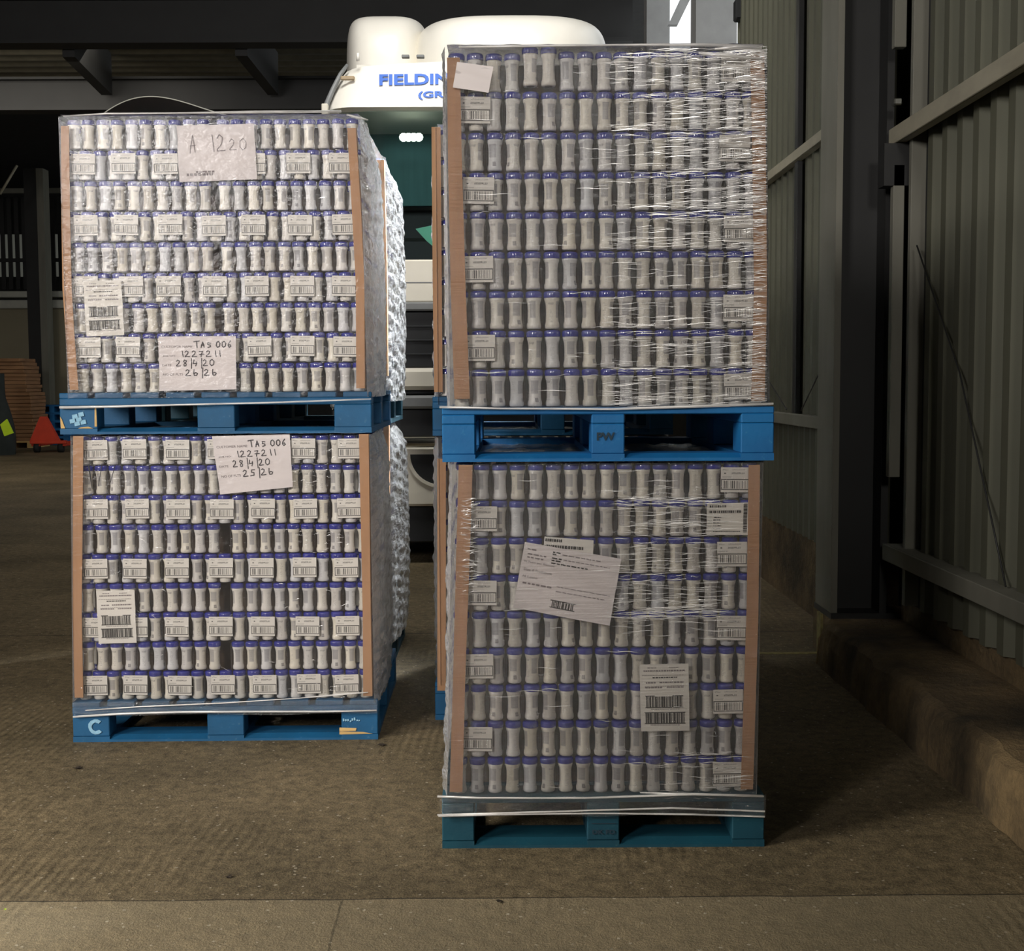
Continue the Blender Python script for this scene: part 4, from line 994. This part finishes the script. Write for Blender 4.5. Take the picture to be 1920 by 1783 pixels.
wrap('clear stretch film around the lower right load and its pallet', eT[0], eT[1], eB[0], eB[1], D1, D1+1.19, .155, z_ru-.006, True, seed=2, strands=520, strand_fn=st_lower,
     skirt=(.105, .165, eS[0], eS[1]),
     ropes=[(rope_px([(820, 1528), (960, 1524), (1120, 1519), (1260, 1515), (1434, 1521)], D1-.02), [.003, .003, .0025, .003, .003]),
            (rope_px([(822, 1530), (960, 1527), (1120, 1525), (1300, 1527), (1434, 1531)], D1-.021), [.003, .0025, .0025, .003, .003]),
            (rope_px([(820, 1493), (900, 1496), (1100, 1496), (1300, 1489), (1432, 1493)], D1-.02), [.004, .003, .003, .004, .003]),
            (rope_px([(1200, 1486), (1300, 1489), (1430, 1492)], D1-.016), [.002, .004, .003])])
eT = ex(114, 672, 225, D2); eB = ex(131, 686, 720, D2)
wrap('clear stretch film around the upper left load, loose and crumpled on its right side', eT[0], eT[1], eB[0], eB[1], D2, D2+.99, z_lu+.14, z_top_lu, False, sideR=.035, taper=.045, seed=3, strands=300, strand_fn=lambda rd: (lambda s: s if s and s[1] < 725 else None)(st_left(rd)),
     ropes=[(rope_px([(112, 764), (220, 762), (330, 759), (470, 756), (590, 752), (696, 748)], D2-.02), [.006, .0055, .004, .004, .004, .003]),
            (rope_px([(118, 218), (200, 213), (330, 212), (480, 210), (640, 209)], D2-.008), [.003, .004, .003, .006, .005]),
            (rope_px([(650, 215), (665, 219), (690, 225)], D2-.008), [.004, .005, .003])])
eT = ex(137, 690, 830, D2); eB = ex(140, 699, 1300, D2)
eS = ex(138, 708, 1320, D2)
wrap('clear stretch film around the lower left load, crumpled on its right side', eT[0], eT[1], eB[0], eB[1], D2, D2+.99, .15, z_lu-.006, False, sideR=.03, taper=.04, seed=4, strands=300, strand_fn=lambda rd: (lambda s: s if s and s[1] > 820 else None)(st_left(rd)),
     skirt=(.11, .165, eS[0], eS[1]),
     ropes=[(rope_px([(137, 1344), (230, 1338), (330, 1335), (480, 1334), (600, 1334), (706, 1332)], D2-.02), [.004, .005, .005, .004, .004, .003]),
            (rope_px([(160, 1332), (260, 1325), (420, 1318), (560, 1309), (640, 1302), (690, 1298)], D2-.018), [.002, .0025, .0025, .002, .004, .002])])
# bowed layer sheet lying on the left stack
A = at(186, 212, D2+.1); B = at(440, 212, D2+.1)
def bow(u, v):
    x = A.x+(B.x-A.x)*u; h = (math.sin(PI*u**.72)**1.35)*.078
    return (x-A.x, v*.75, h+.003)
mb = MB().grid(bow, 30, 6); mb.v += [(x, y, z-.003) for x, y, z in mb.v]; n0 = len(mb.v)//2
mb.f += [[k+n0 for k in f][::-1] for f in mb.f]; mb.uv += mb.uv; mb.sm += mb.sm
o = mb.build('layer_sheet', 'dark_board')
MB().tube([(p[0], -.002, p[2]) for p in [bow(k/30, 0) for k in range(31)]], .0022, 5).build('pale_edge', 'pale_ledge', o)
o.location = (A.x, D2+.1, z_top_lu+.016)
tag(o, 'thin brown layer sheet bowed upwards on top of the left stack', 'sheet')

# ------------------------------------------------------------------ stacks standing behind
YR2 = D1+1.2+.3; YL2 = D2+1.0+.12
xr0 = at(812, 900, YR2).x; xr1 = xr0+1.0
for k, (z, nm) in enumerate(((0, 'on the floor'), (1.2, 'halfway up'))):
    make_pallet('pallet', 'dark blue pallet %s in the stack behind the right stack' % nm, 1.0, (xr0+.5, YR2, z), 0, 'worn_blue')
xl1 = at(727, 1000, YL2).x; xl0 = xl1-1.2
for k, (z, nm) in enumerate(((0, 'on the floor'), (1.22, 'halfway up'))):
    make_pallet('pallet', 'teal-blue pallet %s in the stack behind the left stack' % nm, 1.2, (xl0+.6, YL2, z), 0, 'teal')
ztR = at(820, 236, YR2).z; ztL = at(720, 290, YL2).z
bulk(xr0+.03, xr1-.03, YR2+.01, YR2+1.17, .165, 1.19, 'bottles in the lower load of the stack behind the right stack', nfront=1)
bulk(xr0+.03, xr1-.03, YR2+.01, YR2+1.17, 1.365, ztR, 'bottles in the upper load of the stack behind the right stack', nfront=1)
bulk(xl0+.03, xl1-.03, YL2+.01, YL2+.97, .165, 1.21, 'bottles in the lower load of the stack behind the left stack', nfront=1)
bulk(xl0+.03, xl1-.03, YL2+.01, YL2+.97, 1.385, ztL, 'bottles in the upper load of the stack behind the left stack', nfront=1)
corner([(238, 809, 826), (500, 811, 828), (735, 814, 830)], YR2-.002, 'l', 'brown corner board on the upper load behind the right stack')
corner([(860, 820, 836), (1295, 820, 836)], YR2-.002, 'l', 'brown corner board on the lower load behind the right stack')
corner([(300, 706, 720), (500, 714, 725), (705, 716, 727)], YL2-.002, 'r', 'brown corner board on the upper load behind the left stack')
corner([(790, 718, 729), (1200, 722, 732)], YL2-.002, 'r', 'brown corner board on the lower load behind the left stack')
wrap('grey crumpled stretch film on the upper load behind the right stack', xr0+.03, xr1-.03, xr0+.03, xr1-.03, YR2, YR2+1.18, 1.33, ztR, False, sideL=.01, seed=11)
wrap('grey crumpled stretch film on the lower load behind the right stack', xr0+.03, xr1-.03, xr0+.03, xr1-.03, YR2, YR2+1.18, .15, 1.19, False, sideL=.02, seed=12)
wrap('white crumpled stretch film on the upper load behind the left stack', xl0+.03, xl1-.02, xl0+.03, xl1-.02, YL2, YL2+.98, 1.33, ztL, False, sideR=.05, seed=13)
wrap('grey crumpled stretch film on the lower load behind the left stack', xl0+.03, xl1-.02, xl0+.03, xl1-.02, YL2, YL2+.98, .15, 1.21, False, sideR=.06, seed=14)

# ------------------------------------------------------------------ lorry
YT = 10.0
X0, X1 = at(614, 300, YT).x, at(614, 300, YT).x+2.5
XC = (X0+X1)/2; hw = (X1-X0)/2
Z = lambda py: at(800, py, YT).z
T = thing('lorry', 'white lorry cab parked behind the pallet stacks, blue lettering above windscreen', 'lorry', (XC, YT, 0))
def tx(px, Y=YT): return at(px, 300, Y).x-XC
def rbox(x0, x1, y0, y1, z0, z1, r, n=5, zt_in=0.0, yt_in=0.0, zseg=1):
    """box with rounded vertical edges, optional taper at the top"""
    mb = MB(); loops = []
    for k in range(zseg+1):
        f = k/zseg; z = z0+(z1-z0)*f; s = zt_in*f*f; q = yt_in*f*f
        a0, a1, b0, b1 = x0+s, x1-s, y0+q, y1
        lp = []
        for (cx_, cy_, st) in ((a1-r, b0+r, -PI/2), (a1-r, b1-r, 0), (a0+r, b1-r, PI/2), (a0+r, b0+r, PI)):
            for i in range(n+1):
                a = st+PI/2*i/n; lp.append((cx_+r*math.cos(a), cy_+r*math.sin(a), z))
        loops.append(lp)
    m = len(loops[0]); vs = [p for lp in loops for p in lp]
    fs = [(k*m+i, k*m+(i+1) % m, (k+1)*m+(i+1) % m, (k+1)*m+i) for k in range(zseg) for i in range(m)]
    mb.add(vs, fs, None, True); mb.add(loops[0], [list(range(m))[::-1]]); mb.add(loops[-1], [list(range(m))]); return mb
zw1, zw0 = Z(204), Z(487)
# cab shell: side and back walls, roof and floor round a hollow interior
sh = MB().box(-hw, -hw+.08, .12, 2.2, .95, zw1).box(hw-.08, hw, .12, 2.2, .95, zw1).box(-hw, hw, 2.12, 2.2, .95, zw1).box(-hw, hw, .05, 2.2, .95, zw0-.02).box(-hw, hw, .1, 2.2, zw1, zw1+.05)
sh.build('cab_shell', 'white_paint', T)
# visor panel with the lettering, leaning back towards the roof
zv0, zv1 = Z(203), Z(104)
def visor(u, v):
    x = (-hw+u*hw*2); e = abs(2*u-1); top_in = v*v*.10
    y = -.05+.22*v+.12*max(0, (e-.85)/.15)**2
    return (x*(1-top_in), y, zv0+(zv1-zv0)*v-.05*e*e*v)
mb = MB().grid(visor, 40, 10); mb.build('visor_panel', 'white_paint', T)
def on_visor(px, py):
    Yp = YT+.05
    for _ in range(4): v = (at(px, py, Yp).z-zv0)/(zv1-zv0); Yp = YT-.05+.22*v-.008
    p = at(px, py, Yp); return (p.x-XC, p.y-YT, p.z)
def cab_text(s, x0, y0, x1, y1, nm):
    vs, fs = text_polys(s, True)
    MB().add([on_visor(x0+(x1-x0)*x, y1+(y0-y1)*y-(x0+(x1-x0)*x-x0)*.015) for x, y in vs], fs).build(nm, 'lettering', T)
cab_text('FIELDING', 711, 139, 872, 160, 'company_lettering')
cab_text('(GRA', 784, 171, 852, 187, 'place_lettering')
a = on_visor(652, 147)
MB().bbox(a[0]-.055, a[0]+.055, a[1]-.02, a[1]+.01, a[2]-.016, a[2]+.016, .008).build('marker_lamp', 'amber', T)
for px in (760, 788):
    a = on_visor(px, 105); MB().bbox(a[0]-.03, a[0]+.03, a[1], a[1]+.05, a[2]-.01, a[2]+.012, .004).build('roof_clip', 'grey_plastic', T)
# roof deflector: centre dome and left wing
zr0 = Z(108); zr1 = at(900, 18, YT+.7).z
def dome(x0_, x1_, y0_, d_, zb_, zt_, p=3.2, nm='roof_deflector'):
    c = (x0_+x1_)/2; h_ = (x1_-x0_)/2
    def g(u, v):
        a = PI*u; cx_ = -math.cos(a); sx_ = abs(math.sin(a))
        t_ = v*PI/2
        k = math.cos(t_)**(2/p) if v < 1 else 0
        X_ = c+h_*(abs(cx_)**(2/p))*(1 if cx_ > 0 else -1)*(.80+.20*k if v < 1 else .8*1)*(1 if v < .999 else 0.0)
        Y_ = y0_+d_*(1-(sx_**(2/p))*(.35+.65*k) if v < .999 else 1.0)
        return (X_, Y_, zb_+(zt_-zb_)*math.sin(t_)**(2/p))
    MB().grid(g, 30, 16).build(nm, 'white_paint', T)
dome(tx(762, YT+.6), tx(1157, YT+.6), .35, 1.5, zr0, zr1)
dome(tx(640, YT+.9), tx(800, YT+.9), .75, 1.2, Z(112), at(700, 26, YT+1.1).z, 3.6, 'deflector_wing')
MB().box(-hw*.84, hw*.84, .3, 2.1, zw1+.05, zr0+.02).build('roof_panel', 'white_paint', T)
MB().tube([(tx(671), .1, Z(108)), (tx(671), .1, Z(93))], .012, 6).build('aerial', 'white_paint', T)
# windscreen and what is behind it
def ws(u, v):
    x = -hw*.97+u*hw*1.94; e = abs(2*u-1)
    return (x, .0+.18*max(0, (e-.7)/.3)**2+.06*v, zw0+(zw1-zw0)*v)
MB().grid(ws, 30, 6).build('windscreen', 'glass', T)
MB().box(-hw+.1, hw-.1, 1.0, 1.06, Z(352), zw1).build('curtain', 'teal_cloth', T)
MB().box(-hw+.1, hw-.1, 1.3, 1.36, zw0, Z(352)).build('rear_bulkhead', 'black_plastic', T)
MB().bbox(-hw+.1, hw-.1, .2, .62, zw0-.02, Z(440), .03).build('dashboard', 'black_plastic', T)
pp = [at(x, y, YT+.18) for x, y in ((779, 429), (812, 422), (812, 462), (800, 452))]
MB().prism([(p.x-XC, .18, p.z) for p in pp], (0, .004, 0)).build('dashboard_card', 'mint', T)
a = at(770, 255, YT+.15); mb = MB()
for k in range(4): mb.lathe([(.001, -.01), (.03, -.01), (.034, 0), (.03, .02), (.001, .02)], 10, (a.x-XC-.06+k*.04, .2, a.z), 'y')
mb.build('interior_lamp', 'led', T)  # glowing discs imitate a reflection in the glass
# front panel, grille, bumper
FR = .0
def strip(nm, y0, y1, mat, yo, d=.1, x0=-hw, x1=hw, b=.012):
    return MB().bbox(x0, x1, yo, yo+d, Z(y1), Z(y0), b).build(nm, mat, T)
strip('front_panel', 487, 567, 'cream_paint', -.02, .16)
MB().box(-hw*.9, hw*.9, -.0225, -.019, Z(531), Z(529)).build('panel_seam', 'grey_plastic', T)
strip('upper_grille_bar', 567, 583, 'grey_plastic', -.06, .16)
strip('grille', 583, 690, 'black_plastic', .0, .16)
for k in range(3): MB().bbox(-hw*.8, hw*.8, -.014, .0, Z(612+k*26)-.006, Z(612+k*26)+.006, .002).build('grille_slat', 'black_plastic', T)
strip('bumper_top', 690, 731, 'cream_paint', -.08, .2, b=.03)
strip('bumper_gap', 731, 741, 'black_plastic', -.02, .12)
strip('bumper_step', 741, 766, 'grey_plastic', -.07, .18, b=.02)
strip('air_intake', 766, 819, 'black_plastic', .0, .12)
mb = MB().tube([(-hw*.95, -.11, Z(829)), (hw*.95, -.11, Z(829))], .036, 12); mb.build('chrome_bar', 'chrome', T)
for sx in (-1, 1):
    MB().box(sx*hw*.8-.02, sx*hw*.8+.02, -.11, .0, Z(838), Z(822)).build('bar_bracket', 'steel_dark', T)
strip('lower_bumper', 838, 948, 'cream_paint', -.06, .16, b=.02)
c = at(826, 850, YT-.08)
for xx in (c.x-XC, -(c.x-XC)):
    zc = Z(851); n = 24
    ring = [(xx+.262*math.cos(PI+PI*i/n), -.064, zc+.262*math.sin(PI+PI*i/n)) for i in range(n+1)]+[(xx+.236*math.cos(2*PI-PI*i/n), -.064, zc+.236*math.sin(2*PI-PI*i/n)) for i in range(n+1)]
    mb = MB(); m = n+1
    for i in range(n): mb.prism([ring[i], ring[i+1], ring[2*m-2-i], ring[2*m-1-i]], (0, -.012, 0))
    mb.build('fog_lamp_surround', 'cream_paint', T)
    MB().prism([(xx+.237*math.cos(PI+PI*i/n), -.063, zc+.237*math.sin(PI+PI*i/n)) for i in range(n+1)], (0, -.004, 0)).build('fog_lamp_recess', 'black_plastic', T)
MB().box(-hw*.92, hw*.92, .1, 2.2, .3, .95).build('chassis', 'black_plastic', T)
MB().bbox(-hw*.9, hw*.9, .0, .1, .17, Z(948), .01).build('lower_skirt', 'black_plastic', T)
for sx in (-1, 1):
    MB().lathe([(.001, -.14), (.3, -.14), (.47, -.13), (.5, -.08), (.5, .08), (.47, .13), (.3, .14), (.001, .14)], 32, (sx*(hw-.2), 1.2, .5), 'x').build('wheel', 'rubber', T)
    m_ = MB().bbox(sx*(hw+.12)-.1, sx*(hw+.12)+.1, -.06, .06, 2.1, 2.95, .03); m_.build('mirror', 'black_plastic', T)
    MB().tube([(sx*hw*.97, .1, 3.0), (sx*(hw+.12), .0, 3.02), (sx*(hw+.12), .0, 2.9)], .018, 6).build('mirror_arm', 'black_plastic', T)
    MB().bbox(sx*hw*.78-.2, sx*hw*.78+.2, -.085, -.02, 1.6, 1.85, .02).build('headlamp', 'grey_plastic', T)
pa = [at(x, y, YT-.02) for x, y in ((610, 210), (612, 190), (622, 160), (634, 130), (645, 110))]
MB().tube([(p.x-XC, -.02+.05*k, p.z) for k, p in enumerate(pa)], [.03, .022, .02, .018, .014], 8).build('corner_trim', 'grey_plastic', T)
a = at(611, 205, YT); MB().bbox(a.x-XC-.025, a.x-XC+.025, -.07, .02, a.z-.05, a.z+.03, .006).build('trim_foot', 'cream_paint', T)

# ------------------------------------------------------------------ litter on the floor
def litter(px, py, s, lab, mat='leaf', seed=0):
    p = floor_at(px, py); rd = random.Random(seed)
    mb = MB(); n = 9; top = [(math.cos(2*PI*i/n)*s*rd.uniform(.5, 1.1), math.sin(2*PI*i/n)*s*rd.uniform(.5, 1.1), rd.uniform(.001, .006)) for i in range(n)]
    mb.add([(0, 0, .004)]+top, [(0, i+1, (i+1) % n+1) for i in range(n)])
    o = mb.build('leaf' if mat == 'leaf' else 'scrap', mat); o.location = (p.x, p.y, .001); return tag(o, lab, 'leaf' if mat == 'leaf' else 'scrap')
litter(936, 1692, .012, 'small dark dead leaf on floor in front of the right stack', seed=3)
litter(146, 1441, .02, 'dark lump of dirt on the floor before the left pallet', seed=4)
litter(428, 1646, .011, 'dark leaf scrap on floor, centre left foreground', seed=5)
litter(716, 1398, .02, 'dark leaf scrap by right corner of the left pallet', seed=6)
litter(10, 1707, .006, 'tiny yellow scrap on the floor at the left edge', 'hivis', 7)

# black pen strokes on the film of the lower left load
for k, (a_, b_, w_, lb) in enumerate((((166, 872), (173, 917), 3.0, 'thickest black marker stroke on the lower left load, leftmost'), ((191, 872), (184, 912), 1.6, 'thin black marker stroke on the lower left load, middle one'), ((216, 872), (206, 908), 1.8, 'thin black marker stroke on the lower left load, rightmost'))):
    A = at(a_[0], a_[1], D2-.016); B = at(b_[0], b_[1], D2-.016); h = w_/480/2
    o = MB().prism([(A.x-h-B.x, 0, A.z-B.z), (A.x+h-B.x, 0, A.z-B.z), (h*.4, 0, 0), (-h*.4, 0, 0)], (0, .0008, 0)).build('marker_stroke', 'black_ink')
    o.location = B; tag(o, lb, 'marker stroke')
